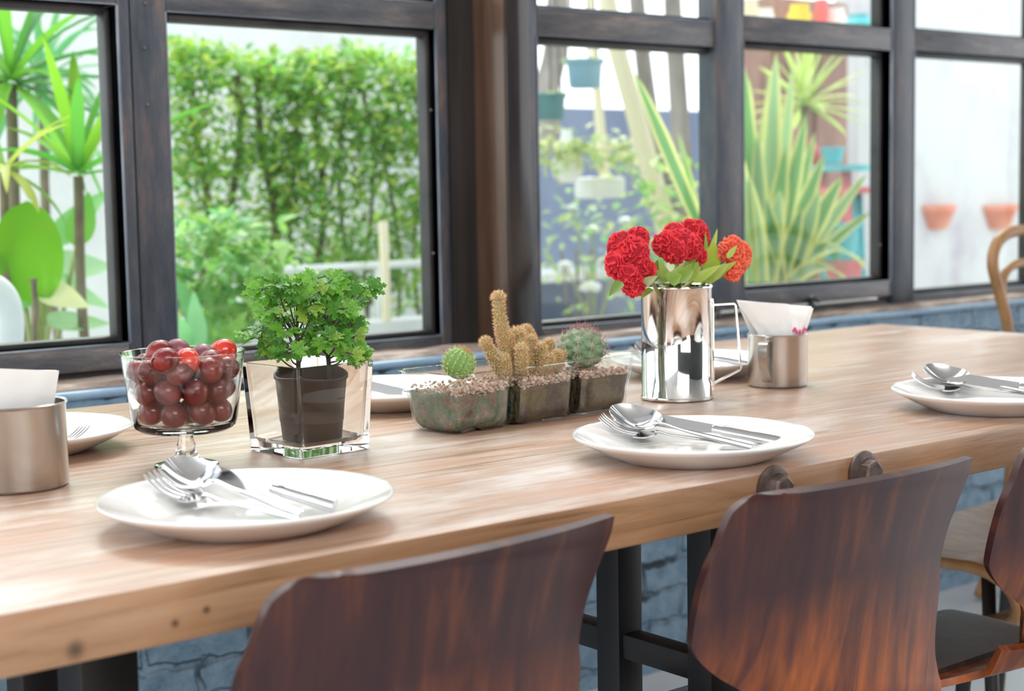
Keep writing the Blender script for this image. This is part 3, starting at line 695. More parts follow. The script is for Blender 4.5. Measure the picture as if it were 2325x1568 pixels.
flower('smaller crimson cockscomb head half hidden behind the broad one',
       [(1578, 534, 1.52, .020, .020, 0), (1592, 555, 1.52, .0145, .018, 0), (1560, 520, 1.52, .013, .0125, 0)],
       [jt, jt+Vector((.01, .01, .1)), px(1590, 620, 1.5), px(1582, 570, 1.52)],
       [(1600, 640, 1.49, 1626, 520, 1.50, .013, g2), (1606, 620, 1.485, 1602, 528, 1.49, .008, g1), (1608, 612, 1.48, 1622, 552, 1.475, .028, (.42, .56, .05)), (1600, 640, 1.48, 1618, 585, 1.47, .016, g2)], 0, 41)
flower('orange red cockscomb leaning out over the jug handle',
       [(1664, 562, 1.45, .0165, .0165, 0), (1682, 580, 1.45, .0145, .0185, 0), (1670, 602, 1.45, .0140, .0150, 0), (1662, 622, 1.45, .0115, .0100, 0), (1650, 570, 1.46, .012, .014, 0)],
       [jt, jt+Vector((.02, -.01, .09)), px(1605, 632, 1.47), px(1650, 598, 1.45)],
       [(1600, 640, 1.465, 1652, 596, 1.44, .020, (.46, .55, .12)), (1605, 640, 1.46, 1668, 590, 1.435, .014, g2), (1575, 642, 1.45, 1630, 600, 1.43, .014, g2), (1652, 586, 1.43, 1672, 556, 1.425, .008, g2), (1612, 636, 1.46, 1642, 622, 1.45, .010, g1)], 1, 61)

# ------------------------------------------------------------------ glass bowl with grapes
BC = Vector((.768, 1.496, TZ+.0003))
b = NB()
k = 1.0
outer = [(0, 0), (.032, 0), (.0335, .001), (.033, .0022), (.026, .004), (.014, .0075), (.0105, .012), (.0098, .018), (.0078, .026), (.0085, .031), (.022, .0325), (.046, .034), (.0525, .0385), (.0545, .046), (.0585, .075), (.0642, .1155), (.0647, .1165), (.0640, .1170)]
inner = [(.0622, .1165), (.0562, .075), (.0522, .046), (.0495, .042), (.044, .0395), (.02, .0385), (0, .0385)]
lathe(b, [(r, z+(.004 if z > .011 else 0)) for r, z in outer+inner], 96)
tag(obj('footed_glass_bowl', b, m_glass, loc=BC, autos=50), 'clear footed glass bowl filled with red grapes', 'bowl')
m_grape = mat('grape_skin', rough=.28, Subsurface_Weight=.0, Coat_Weight=.1); noise_col(m_grape, [(.3, (.11, .006, .008)), (.6, (.24, .016, .014)), (.8, (.36, .045, .03))], 25, detail=3)
m_grape_red = mat('bright_grape_skin', rough=.2, Coat_Weight=.4); noise_col(m_grape_red, [(.3, (.55, .02, .015)), (.7, (.75, .06, .03))], 20, detail=2)
m_grape_dk = mat('dusky_grape_skin', rough=.35); noise_col(m_grape_dk, [(.3, (.16, .04, .06)), (.7, (.30, .12, .14))], 25, detail=3)
def grape_me(name, m):
    bm = NB(); bmesh.ops.create_uvsphere(bm, u_segments=24, v_segments=16, radius=.0131)
    for v in bm.verts: v.co.z *= 1.12
    o = obj(name, bm, m); 
    return o
gp = {}
def grape(loc, m, label, rot=(0, 0, 0)):
    if m.name not in gp: o = grape_me('red_grape', m); gp[m.name] = o
    else: o = gp[m.name].copy(); COL.objects.link(o)
    o.location = loc; o.rotation_euler = rot; return tag(o, label, 'grape', 'red grapes heaped in the footed glass bowl')
GL = 'dark red grape in the heap filling the footed glass bowl'
placed = []
def try_place(c, r=.0115):
    return all((c-q).length > 2*r*.93 for q in placed)
# layers
grng = random.Random(4)
for zi, (z, n, rr, n2, rr2) in enumerate([(.0535, 8, .0375, 3, .0140), (.0775, 9, .0405, 3, .0150), (.1005, 9, .0455, 4, .0190)]):
    for ring, (nn, r0) in enumerate(((n, rr), (n2, rr2))):
        for i in range(nn):
            a = 2*PI*i/nn+zi*.33+ring*.5
            c = BC+Vector((r0*math.cos(a), r0*math.sin(a), z+.004+grng.uniform(-.001, .001)))
            placed.append(c); grape(c, m_grape, 'dark red grape in the '+('lowest', 'middle', 'upper')[zi]+' layer of the bowl, '+('touching the glass' if ring == 0 else 'at its core'), (grng.uniform(-.8, .8), grng.uniform(-.8, .8), grng.uniform(0, 3)))
for (x, y, m, lab) in ((362, 800, m_grape, 'topmost grape at the window side of the glass bowl'), (402, 797, m_grape_dk, 'dusky grape topping the heap, beside the topmost red one'),
                       (375, 818, m_grape, 'grape at the front of the heap level with the bowl rim'), (425, 818, m_grape_red, 'lighter red grape at the rim, middle of the heap'),
                       (462, 808, m_grape_dk, 'pale dusky grape on the heap near the bright red one'), (480, 822, m_grape, 'dark grape leaning on the bowl rim below the bright red one'),
                       (507, 797, m_grape_red, 'single bright red grape lying highest against the rim')):
    c = ony(x, y, 1.49 if y < 812 else 1.46); grape(c, m, lab, (1.2, .3, grng.uniform(0, 3)))

# ------------------------------------------------------------------ square vase and potted plant
vl, vf, vr = Vector((.861, 1.537, 0)), Vector((.872, 1.436, 0)), Vector((.966, 1.445, 0))
vc = Vector((.9165, 1.4915, TZ+.0003)); vrot = math.radians(5.2)
def sq_ring(b, h, z, rc=.004, n=4):
    pts = []
    for q in range(4):
        cx, cy = [(1, 1), (-1, 1), (-1, -1), (1, -1)][q]
        for i in range(n+1):
            a = PI/2*q+PI/2*i/n; pts.append(b.verts.new(((h-rc)*cx+rc*math.cos(a), (h-rc)*cy+rc*math.sin(a), z)))
    return pts
def loft(b, rings, cap0=True, cap1=True):
    for a, c in zip(rings, rings[1:]):
        n = len(a)
        for i in range(n): b.faces.new((a[i], a[(i+1) % n], c[(i+1) % n], c[i]))
    if cap0: b.faces.new(rings[0][::-1])
    if cap1: b.faces.new(rings[-1])
b = NB()
rings = [sq_ring(b, .0468, 0, .004), sq_ring(b, .0475, .0008, .004), sq_ring(b, .0525, .097, .004), sq_ring(b, .0523, .0985, .004), sq_ring(b, .0485, .0985, .006), sq_ring(b, .0480, .097, .006), sq_ring(b, .0425, .016, .007), sq_ring(b, .038, .0115, .009)]
loft(b, rings)
o = obj('square_glass_vase', b, m_glass, loc=vc, autos=30); o.rotation_euler = (0, 0, vrot)
tag(o, 'thick square glass vase holding a small dark plant pot', 'vase')
pz = vc.z+.0122
pc = Vector((.9195, 1.4895, pz))
plant = thing('potted_plant', 'small leafy green parsley-like plant in a dark nursery pot inside the square vase', 'plant', pc)
b = NB(); lathe(b, [(0, 0), (.0300, 0), (.0312, .001), (.0388, .064), (.0405, .0655), (.0405, .068), (.0385, .068), (.0375, .062), (.034, .02), (0, .019)], 56)
obj('pot', b, m_npot, plant, autos=50)
b = NB(); lathe(b, [(0, .050), (.02, .0515), (.0365, .049), (.0365, .047), (0, .047)], 40)
for v in b.verts: v.co.z += .002*noise.noise(v.co*200)
obj('soil', b, m_soil2, plant)
def lobed(cm, base, d, up, size, col, r):
    """deeply cut fan leaf"""
    bm = cm.bm; d = d.normalized(); side = d.cross(up)
    if side.length < .05: side = d.cross(Vector((.3, 1, .2)))
    side.normalize(); nrm = side.cross(d).normalized()
    for li, ang in enumerate((-1.15, -.55, 0, .55, 1.15)):
        L = size*(1.0, .92, .72)[abs(li-2)]
        dd = (d*math.cos(ang)+side*math.sin(ang)).normalized(); ss = nrm.cross(dd).normalized()
        cup = r.uniform(-.25, .1)
        prof = [(.05, .04), (.28, .07), (.42, .24), (.50, .10), (.64, .27), (.72, .10), (.84, .16), (.90, .06), (1.0, .0)]
        prev = None
        for t, w in prof:
            p = base+dd*(L*t)+nrm*(cup*L*t*t)
            c = vary(col, .12, r)
            row = (bm.verts.new(p-ss*L*w+nrm*L*w*.35), bm.verts.new(p), bm.verts.new(p+ss*L*w+nrm*L*w*.35))
            if prev:
                fs = [bm.faces.new((prev[0], prev[1], row[1], row[0])), bm.faces.new((prev[1], prev[2], row[2], row[1]))]; cm.paint(fs, c)
            prev = row
r2 = random.Random(12)
stems = [(Vector((-.018, .002, .05)), Vector((-.016, .0, .118))), (Vector((.022, -.004, .05)), Vector((.018, 0, .125)))]
bs = NB(); cm = Cm(); bl_ = NB()
for a, c in stems: tube(bs, smooth_path([a, (a+c)/2+Vector((.002, 0, 0)), c], 5), [.0026]*11, 8)
def leaf_cluster(tipv, root, n=3, size=.017):
    mid = root.lerp(tipv, .55)+Vector((0, 0, -.004 if tipv.z > root.z else .008))
    tube(bs, smooth_path([root, mid, tipv], 4), [.0013, .0011, .001, .0009, .0009, .0008, .0007, .0006, .0006], 6)
    out = (tipv-root); out.z *= .3; out.normalize()
    for i in range(n):
        a = (i-(n-1)/2)*1.1
        dv = Vector((out.x*math.cos(a)-out.y*math.sin(a), out.x*math.sin(a)+out.y*math.cos(a), r2.uniform(-.55, .35)))
        g = r2.random(); col = (.08, .27, .025) if g < .45 else ((.16, .42, .04) if g < .85 else (.30, .48, .07))
        pp = tipv+dv.normalized()*.004
        tube(bs, [tipv, pp+dv.normalized()*.003], .0006, 5)
        lobed(cm, pp, dv, Vector((r2.uniform(-.9, .3), r2.uniform(-1.2, .2), r2.uniform(.3, 1))), size*r2.uniform(.8, 1.2), col, r2)
to_l = lambda x, y, Y: ony(x, y, Y)-pc
# leaf tips: silhouette first, then fill
tips = [(600, 655), (625, 645), (650, 652), (672, 640), (695, 632), (725, 632), (748, 640), (770, 642), (830, 655), (808, 662), (790, 650),
        (612, 700), (640, 690), (668, 690), (700, 690), (735, 695), (775, 700), (800, 690), (580, 765), (600, 740), (622, 760), (650, 745), (690, 735), (720, 742), (748, 735),
        (775, 745), (798, 735), (620, 790), (655, 800), (690, 790), (718, 765), (745, 770), (770, 765), (800, 765), (808, 792), (805, 815), (790, 800), (640, 715), (760, 720), (705, 715), (680, 665), (715, 660), (745, 668), (620, 672)]
for i, (x, y) in enumerate(tips):
    Yt = 1.4895+r2.uniform(-.04, .035)
    tp = to_l(x, y, Yt); si = 0 if x < 700+r2.uniform(-30, 30) else 1
    a, c = stems[si]; root = a.lerp(c, min(1, max(.25, (tp.z-.05)/.09*.8+r2.uniform(-.1, .1)))); leaf_cluster(tp, root, 4, .0198)
obj('stem', bs, m_stem, plant); obj('foliage', cm.bm, m_leafy, plant, recalc=False)

# ------------------------------------------------------------------ cactus tub
TL = Vector((1.081, 1.443, 0)); tdir = Vector((1.405-1.081, 1.481-1.455, 0)).normalized(); tper = Vector((-tdir.y, tdir.x, 0))
TLEN, TWID, THT = .322, .104, .0715
tub = thing('cactus_tub', 'clear three-bay tub of soil and pink grit planted with cacti', 'planter', (TL.x, TL.y, TZ+.0003), math.atan2(tdir.y, tdir.x))
bays = (TLEN*.335, TLEN*.665)
def tub_ring(b, t, inset, zoff=0):
    """t 0 bottom..1 top; outline in local coords, x along length"""
    tap = .010*(1-t)**.8+inset
    x0, x1, y0, y1 = tap, TLEN-tap, tap, TWID-tap
    if t < .12: k = (.12-t)/.12*.006; x0 += k; x1 -= k; y0 += k; y1 -= k
    rc = .016; pts = []
    def pinch(x):
        s = 0
        for bx in bays: s = max(s, math.exp(-((x-bx)/.0085)**2))
        f = min(1, max(0, (.93-t)/.2)); return .021*s*f
    n = 70
    def corner(cx, cy, a0):
        for i in range(7):
            a = a0+PI/2*i/6; pts.append((cx+rc*math.cos(a), cy+rc*math.sin(a)))
    for i in range(n+1):
        x = x0+rc+(x1-x0-2*rc)*i/n; pts.append((x, y0+pinch(x)))
    corner(x1-rc, y0+rc, -PI/2)
    for i in range(n+1):
        x = x1-rc-(x1-x0-2*rc)*i/n; pts.append((x, y1-pinch(x)))
    corner(x1*0+x0+rc, y1-rc, PI/2) if False else None
    res = pts
    # left end corners
    L2 = []
    for i in range(7):
        a = PI/2+PI/2*i/6; L2.append((x0+rc+rc*math.cos(a), y1-rc+rc*math.sin(a)))
    for i in range(7):
        a = PI+PI/2*i/6; L2.append((x0+rc+rc*math.cos(a), y0+rc+rc*math.sin(a)))
    # right back corner
    k = (n+1)+7
    R2 = [(x1-rc+rc*math.cos(PI/2*i/6), y1-rc+rc*math.sin(PI/2*i/6)) for i in range(1, 6)]
    res = pts[:k]+R2+pts[k:]+L2[1:]
    out = []
    for x, y in res:
        z = THT*t+zoff
        if t < .1: z += (.1-t)*10*(.005*math.exp(-((x-.045)/.012)**2)+.0)
        out.append(b.verts.new((x, y, z)))
    return out
b = NB()
lv = [0, .03, .07, .12, .25, .4, .55, .7, .78, .85, .9, .94, .97, 1.0]
outr = [tub_ring(b, t, 0) for t in lv]; lip = [tub_ring(b, 1.0, -.003, -.001), tub_ring(b, 1.0, -.003, .0006)]
inn = [tub_ring(b, t, .0016, .0008) for t in reversed(lv)]
loft(b, outr+lip+inn)
obj('tub_shell', b, m_plastic, tub, autos=60)
for k_, (a0, a1) in enumerate(((0, bays[0]-.004), (bays[0]+.004, bays[1]-.004), (bays[1]+.004, TLEN))):
    b = NB(); rr = []
    soil_top = .045
    for t in (.02, .05, .09, .14, .25, .4, .55, soil_top/THT):
        ring = tub_ring(b, t, .0026, .0008)
        for v in ring: v.co.x = min(max(v.co.x, a0), a1)
        rr.append(ring)
    loft(b, rr); bmesh.ops.remove_doubles(b, verts=b.verts, dist=.00005)
    for v in b.verts: v.co.z += .0018*noise.noise(v.co*90)*(1 if v.co.z > .04 else 0)
    o = obj('soil', b, m_soil if k_ == 0 else m_soil2, tub)
    cm = Cm(); gr = random.Random(50+k_)
    for i in range(560):
        x = gr.uniform(max(a0, .011), min(a1, TLEN-.011)); y = gr.uniform(.010, TWID-.010)
        if i < 330: y = gr.uniform(.0085, .02) if gr.random() < .65 else y
        for bx in bays:
            if abs(x-bx) < .012: y = min(max(y, .027), TWID-.027)
        z = soil_top+gr.uniform(-.001, .010); s = gr.uniform(.0015, .0034)
        cm.mark(); f0 = len(cm.bm.faces)
        rot = Matrix.Rotation(gr.uniform(0, 6), 4, Vector((gr.random(), gr.random(), gr.random()+.1)))
        vs = bmesh.ops.create_icosphere(cm.bm, subdivisions=1, radius=s, matrix=Matrix.Translation((x, y, z)) @ rot @ Matrix.Diagonal((1, gr.uniform(.6, 1), gr.uniform(.4, .8), 1)))['verts']
        c = gr.choice([(.66, .43, .35), (.72, .52, .43), (.5, .34, .27), (.76, .62, .5), (.6, .5, .43)])
        for v in vs:
            for l in v.link_loops: l[cm.c] = (*vary(c, .12, gr), 1)
    o = obj('gravel', cm.bm, m_gravel, tub, smooth=False, recalc=False); o['kind'] = 'stuff'

# ---- cacti
def spine(cm, p, d, L, w, col):
    bm = cm.bm; d = d.normalized(); s = d.cross(Vector((.3, .2, .9))).normalized()*w; u = d.cross(s).normalized()*w
    q = [bm.verts.new(p+s), bm.verts.new(p-s*.5+u*.87), bm.verts.new(p-s*.5-u*.87)]; t = bm.verts.new(p+d*L)
    f = [bm.faces.new((q[i], q[(i+1) % 3], t)) for i in range(3)]; cm.paint(f, col)
def finger(cb, cs, pts, rad, gr, dens=1.0):
    """spiny finger stem: body into cb, spines into cs"""
    P = smooth_path(pts, 6); n = len(P); L = sum((P[i+1]-P[i]).length for i in range(n-1))
    rr = []
    for i in range(n):
        t = i/(n-1); r = rad*(.82+.18*math.sin(PI*min(1, t*1.2)));
        rr.append(r)
    # rounded tip
    tipd = (P[-1]-P[-2]).normalized(); Pt = list(P[:-1]); rt = rr[:-1]
    for a in (0, .35, .65, .85, .97, 1.0):
        Pt.append(P[-1]+tipd*rad*(a-.6)*1.0); rt.append(max(.0003, rad*math.sqrt(max(0, 1-a*a))))
    f0 = len(cb.bm.faces); tube(cb.bm, Pt, rt, 14)
    cb.bm.faces.ensure_lookup_table(); cb.paint(cb.bm.faces[f0:], vary((.30, .25, .09), .12, gr))
    nrow = int((L+rad)/.0034)
    for i in range(nrow):
        s = i/nrow; fi = s*(len(Pt)-1); k = min(len(Pt)-2, int(fi)); p = Pt[k].lerp(Pt[k+1], fi-k); r = rt[k]*(1-(fi-k))+rt[k+1]*(fi-k)
        tg = (Pt[k+1]-Pt[k]).normalized(); a1 = tg.cross(Vector((.2, .9, .1))).normalized(); a2 = tg.cross(a1)
        m_ = max(3, int(2*PI*r/.0034))
        for j in range(m_):
            a = 2*PI*(j+.5*(i % 2))/m_; o = a1*math.cos(a)+a2*math.sin(a); nn = (o+tg*(.9 if s > .8 else .15)).normalized(); q = p+o*r*.97
            for w in range(int(9*dens)):
                d = (nn*gr.uniform(.25, 1)+a1*gr.uniform(-1, 1)*.8+a2*gr.uniform(-1, 1)*.8+tg*gr.uniform(-.8, .8)).normalized()
                if d.dot(nn) < .12: d = (d+nn*.6).normalized()
                c = gr.choice([(.80, .60, .36), (.74, .50, .26), (.72, .34, .14), (.86, .74, .55)])
                spine(cs, q, d, gr.uniform(.0026, .0055), .00032, vary(c, .1, gr))
def cactus(label, loc):
    return thing('cactus', label, 'cactus', loc, 0, 'cacti growing in the clear tub')
gr = random.Random(9)
base2 = Vector((1.235, 1.495, TZ+.048))
c2 = cactus('clump of finger cactus with orange spines and one tall finger', base2)
cb, cs = Cm(), Cm(); YY = 1.495
def W(x, y, dy=0): return ony(x, y, YY+dy)-base2
fing = [([(1163, 845, 0), (1150, 790, 0), (1143, 762, 0), (1136, 725, 0), (1131, 668, 0)], 16.5), ([(1135, 845, -.01), (1118, 805, -.012), (1100, 772, -.014)], 14),
        ([(1150, 850, -.02), (1146, 825, -.022), (1142, 808, -.024)], 14), ([(1170, 850, 0), (1163, 800, 0), (1150, 762, 0)], 17), ([(1190, 840, 0), (1182, 790, 0), (1172, 750, .002)], 20),
        ([(1186, 850, -.02), (1184, 815, -.024), (1184, 785, -.026)], 14.5), ([(1205, 845, 0), (1203, 800, 0), (1204, 765, 0)], 15), ([(1232, 846, -.008), (1232, 815, -.012), (1228, 782, -.014)], 13.5),
        ([(1225, 846, .01), (1240, 800, .01), (1250, 775, .01)], 14.5), ([(1228, 850, -.015), (1240, 828, -.02), (1248, 806, -.022)], 13), ([(1240, 845, -.008), (1258, 815, -.01), (1270, 800, -.012)], 13.5),
        ([(1215, 842, .015), (1205, 770, .016), (1190, 745, .018)], 15), ([(1140, 850, .012), (1128, 838, .012), (1122, 822, .012)], 10), ([(1262, 846, .005), (1272, 822, .004), (1277, 800, .004)], 11)]
for pts, r in fing:
    finger(cb, cs, [W(x, y, d) for x, y, d in pts], r/2050, gr)
obj('cactus_body', cb.bm, m_cactus, c2); obj('spines', cs.bm, m_spine, c2, recalc=False, smooth=False)

def ribbed(label, px_, py_, Y, rad, ht, ribs, tilt, col, groove, spine_f, tubercle=0):
    c = ony(px_, py_, Y); t = cactus(label, c); cm = Cm(); cs = Cm(); bm = cm.bm; nu, nv = ribs*8, 36
    rows = []; aer = []
    for j in range(nv+1):
        ph = -PI/2+PI*j/nv
        row = []
        for i in range(nu):
            a = 2*PI*i/nu; rb = .5+.5*math.cos(a*ribs)
            tub_ = tubercle*(.5+.5*math.cos((ph*4.2+PI*0)*2)) if tubercle else 0
            r = 1-groove*(1-rb**.7)*math.cos(ph)**.5 if abs(ph) < PI/2-.01 else 1
            if tubercle:
                bump = 0; k0 = a*ribs/(2*PI)
                for kk in (math.floor(k0)-1, math.floor(k0), math.floor(k0)+1, math.floor(k0)+2):
                    for jj in range(-2, 4):
                        pj = .52*jj+(.26 if kk % 2 else 0); da = (k0-kk)*2*PI/ribs*math.cos(ph)
                        bump = max(bump, math.exp(-((da/.25)**2+((ph-pj)/.22)**2)**1.3))
                r = .76+.25*bump
            zz = math.sin(ph)*ht
            if ph > 1.15: zz -= (ph-1.15)*ht*.25
            row.append(bm.verts.new((math.cos(ph)*r*rad*math.cos(a), math.cos(ph)*r*rad*math.sin(a), zz)))
        rows.append(row)
    for a, b2 in zip(rows, rows[1:]):
        for i in range(nu):
            f = bm.faces.new((a[i], a[(i+1) % nu], b2[(i+1) % nu], b2[i])); cm.paint([f], vary(col, .04, gr))
    bmesh.ops.remove_doubles(bm, verts=bm.verts, dist=.00002)
    for k in range(ribs):
        a = 2*PI*k/ribs; spine_f(cs, a, rad, ht)
    Rm = Matrix.Rotation(tilt[0], 4, 'X') @ Matrix.Rotation(tilt[1], 4, 'Y')
    bmesh.ops.transform(bm, matrix=Rm, verts=bm.verts); bmesh.ops.transform(cs.bm, matrix=Rm, verts=cs.bm.verts)
    obj('cactus_body', bm, m_cactus, t); obj('spines', cs.bm, m_spine, t, recalc=False, smooth=False)
def sp_small(cs, a, rad, ht):
    for j in range(9):
        ph = -.9+2.3*j/8; n = Vector((math.cos(ph)*math.cos(a), math.cos(ph)*math.sin(a), math.sin(ph)))
        p = Vector((n.x*rad, n.y*rad, n.z*ht))
        for w in range(7):
            d = n*gr.uniform(.3, .9)+Vector((gr.uniform(-1, 1), gr.uniform(-1, 1), gr.uniform(-1, 1)))*.8
            if d.dot(n) < 0: d = d-2*n*d.dot(n)
            spine(cs, p, d, gr.uniform(.003, .007), .00022, vary((.72, .70, .36) if ph < .9 else (.62, .38, .16), .12, gr))
def sp_big(cs, a, rad, ht):
    for jj in range(-1, 3):
        ph = .52*jj+(.26 if round(a/(2*PI)*10) % 2 else 0); n = Vector((math.cos(ph)*math.cos(a), math.cos(ph)*math.sin(a), math.sin(ph)))
        p = Vector((n.x*rad*.97, n.y*rad*.97, n.z*ht*.97))
        s = n.cross(Vector((0, 0, 1))).normalized(); u = s.cross(n)
        for w in range(9):
            aa = 2*PI*w/9+.3; d = (s*math.cos(aa)+u*math.sin(aa))*1.0+n*.45
            if w == 8: d = n
            spine(cs, p, d, gr.uniform(.010, .016), .00045, vary((.62, .46, .36) if ph < .6 else (.42, .20, .20), .12, gr))
ribbed('small bright green round cactus leaning in the bay nearest the vase', 1042, 825, 1.478, .0193, .0185, 15, (.25, .45), (.17, .33, .08), .13, sp_small)
ribbed('dark green globe cactus with long stiff spines beside the steel jug', 1322, 789, 1.505, .0315, .0265, 10, (.1, 0), (.16, .27, .15), .2, sp_big, .22)
ribs_root = None
# roots of the round cacti reach the soil
for (x, y, Y, r) in ((1044, 838, 1.478, .012), (1322, 800, 1.505, .02)):
    pass

# ------------------------------------------------------------------ chairs
Rr = [  # (px, py, y) down the right edge, and the left edge of one backrest, top to waist
    (2190, 1034, .962), (2184, 1062, .964), (2174, 1089, .967), (2155, 1137, .971), (2132, 1201, .977), (2117, 1269, .983), (2116, 1317, .988), (2111, 1374, .992), (2106, 1430, .996), (2106, 1479, 1.0), (2113, 1524, 1.004), (2119, 1568, 1.008), (2085, 1635, 1.025), (1960, 1690, 1.05)]
Lr = [(1765, 1112, .948), (1712, 1121, .953), (1679, 1134, .955), (1652, 1156, .958), (1634, 1190, .961), (1615, 1242, .966), (1589, 1299, .972), (1570, 1374, .979), (1559, 1441, .985), (1562, 1467, .988), (1581, 1494, .990), (1615, 1520, .992), (1664, 1546, .995), (1692, 1572, 1.0), (1705, 1615, 1.02), (1722, 1660, 1.045)]
CHX = 1.185
def back_pts():
    L = [ony(x, y, Y) for x, y, Y in Lr]; R = [ony(x, y, Y) for x, y, Y in Rr]; return L, R
def spl(P, t):
    n = len(P)-1; f = t*n; i = min(n-1, int(f)); f -= i
    a = P[max(0, i-1)]; b_ = P[i]; c = P[i+1]; d = P[min(n, i+2)]
    return .5*((2*b_)+(c-a)*f+(2*a-5*b_+4*c-d)*f*f+(3*b_-a-3*c+d)*f**3)
def make_chair(name, label, mback, mseat):
    t = thing(name, label, 'chair', (CHX, 1.12, 0), 0, 'mahogany shell chairs along the near side of the table')
    off = Vector((CHX, 1.12, 0)); L, R = back_pts(); b = NB()
    def P(u, v):
        a = spl(L, v**1.25); c = spl(R, v); p = a.lerp(c, u)
        bow = .019*(1-.3*v)
        p.y -= bow*(1-(2*u-1)**2)
        # bow of the top edge, fading down the back
        p.z += .002*math.sin(PI*u)*(1-v)**3
        return p-off
    grid(b, P, 48, 60, .009)
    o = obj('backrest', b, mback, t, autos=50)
    bv = o.modifiers.new('bevel', 'BEVEL'); bv.width = .003; bv.segments = 3; bv.angle_limit = math.radians(50)
    # neck of the shell down to the seat
    b = NB()
    def N(u, v):
        if v < .5:
            q = v/.5; y = 1.035+.015*q; z = .50-.03*q; hw = .088
        else:
            q = (v-.5)/.5; y = 1.05+.085*q; z = .47-.026*math.sin(PI/2*q); hw = .088+.085*q*q
        return Vector(((u-.5)*2*hw, y-1.12-.02*(1-(2*u-1)**2)*(1-v), z))
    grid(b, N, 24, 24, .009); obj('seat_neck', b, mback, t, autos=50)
    b = NB()
    def S(u, v):
        y = .19*v; hw = .178+.02*math.sin(PI*min(1, v*1.2)*.6)
        if v > .8: hw -= .018*((v-.8)/.2)**3
        z = .452-(.016*((v-.75)/.25)**2 if v > .75 else 0)-.012*max(0, abs(2*u-1)-.8)/.2
        return Vector(((u-.5)*2*hw, y, z))
    grid(b, S, 40, 30, .010); obj('seat', b, mseat, t, autos=60)
    for sx_ in (-1, 1):
        b = NB(); tube(b, smooth_path([(sx_*.13, .05, .425), (sx_*.15, .12, .40), (sx_*.18, .17, 0.006)], 6), .010, 10); obj('leg', b, m_black, t)
        b = NB(); tube(b, smooth_path([(sx_*.13, .03, .425), (sx_*.15, -.08, .40), (sx_*.185, -.17, 0.006)], 6), .010, 10); obj('leg', b, m_black, t)
    return t
ch2 = make_chair('shell_chair', 'mahogany shell chair with streaked grain, standing in front of two bolt heads', m_mahog, m_seatv)
def dup(root, dx, dy, rz, label):
    r = root.copy(); COL.objects.link(r); r.location = (root.location.x+dx, root.location.y+dy, 0); r.rotation_euler = (0, 0, rz); r['label'] = label
    for c in list(root.children):
        d = c.copy(); COL.objects.link(d); d.parent = r
    return r
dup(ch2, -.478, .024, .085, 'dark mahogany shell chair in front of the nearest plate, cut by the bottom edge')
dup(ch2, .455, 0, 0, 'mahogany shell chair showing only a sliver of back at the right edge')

# tan seat under the table
stool = thing('wooden_seat', 'tan plywood stool with rolled front edge tucked under the table end', 'stool', (2.27, 1.5, 0))
b = NB()
prof = [(-.105, .352), (-.140, .350), (-.165, .358), (-.182, .376), (-.187, .398), (-.180, .420), (-.162, .438), (-.135, .449), (-.10, .454), (0, .449), (.10, .452), (.15, .455), (.17, .448)]
def SP(u, v):
    f = v*(len(prof)-1); i = min(len(prof)-2, int(f)); q = f-i
    y = prof[i][0]*(1-q)+prof[i+1][0]*q; z = prof[i][1]*(1-q)+prof[i+1][1]*q
    hw = .245-.02*(1-v)
    return Vector(((u-.5)*2*hw, y+.012*(2*u-1)**2, z))
grid(b, SP, 24, 40, .014); obj('seat', b, m_tan, stool)
for x, y, x2, y2 in ((-.17, -.08, -.195, -.12), (.17, -.08, .195, -.12), (-.17, .1, -.195, .15), (.17, .1, .195, .15)):
    b = NB(); tube(b, [(x, y, .432), (x2, y2, .005)], .011, 12); obj('leg', b, m_black, stool)

# bentwood chair beyond the table end
bent = thing('bentwood_chair', 'brown bentwood chair with double-hoop back beyond the table corner by the window wall', 'chair', (3.45, 2.05, 0))
bo = Vector((3.45, 2.05, 0)); YB = 2.12
def BW(x, y, Y=YB): return ony(x, y, Y)-bo
b = NB()
hoop = [BW(2222, 1354, 2.27), BW(2262, 1240, 2.24), BW(2292, 1090, 2.19), BW(2296, 900, 2.15), BW(2288, 745), BW(2268, 660), BW(2254, 600), BW(2262, 556), BW(2288, 530), BW(2325, 523), BW(2372, 530), BW(2410, 556), BW(2425, 600), BW(2420, 740), BW(2420, 900), BW(2420, 1080, 2.17), BW(2440, 1340, 2.2)]
tube(b, smooth_path(hoop, 8), .0135, 14); obj('back_hoop', b, m_bent, bent)
b = NB(); tube(b, smooth_path([BW(2290, 745), BW(2278, 690), BW(2276, 640), BW(2292, 608), BW(2325, 596), BW(2362, 605), BW(2384, 640), BW(2384, 745), BW(2384, 960)], 8), .0105, 12); obj('inner_hoop', b, m_bent, bent)
b = NB(); lathe(b, [(0, .43), (.19, .43), (.205, .438), (.205, .455), (.195, .462), (.17, .458), (0, .455)], 48, (.22, -.12, 0)); obj('seat', b, m_bent, bent, autos=50)
b = NB(); tube(b, [(.30, -.24, .43), (.33, -.27, .005)], .014, 12); obj('leg', b, m_bent, bent)
b = NB(); tube(b, [(.10, -.24, .43), (.07, -.27, .005)], .014, 12); obj('leg', b, m_bent, bent)

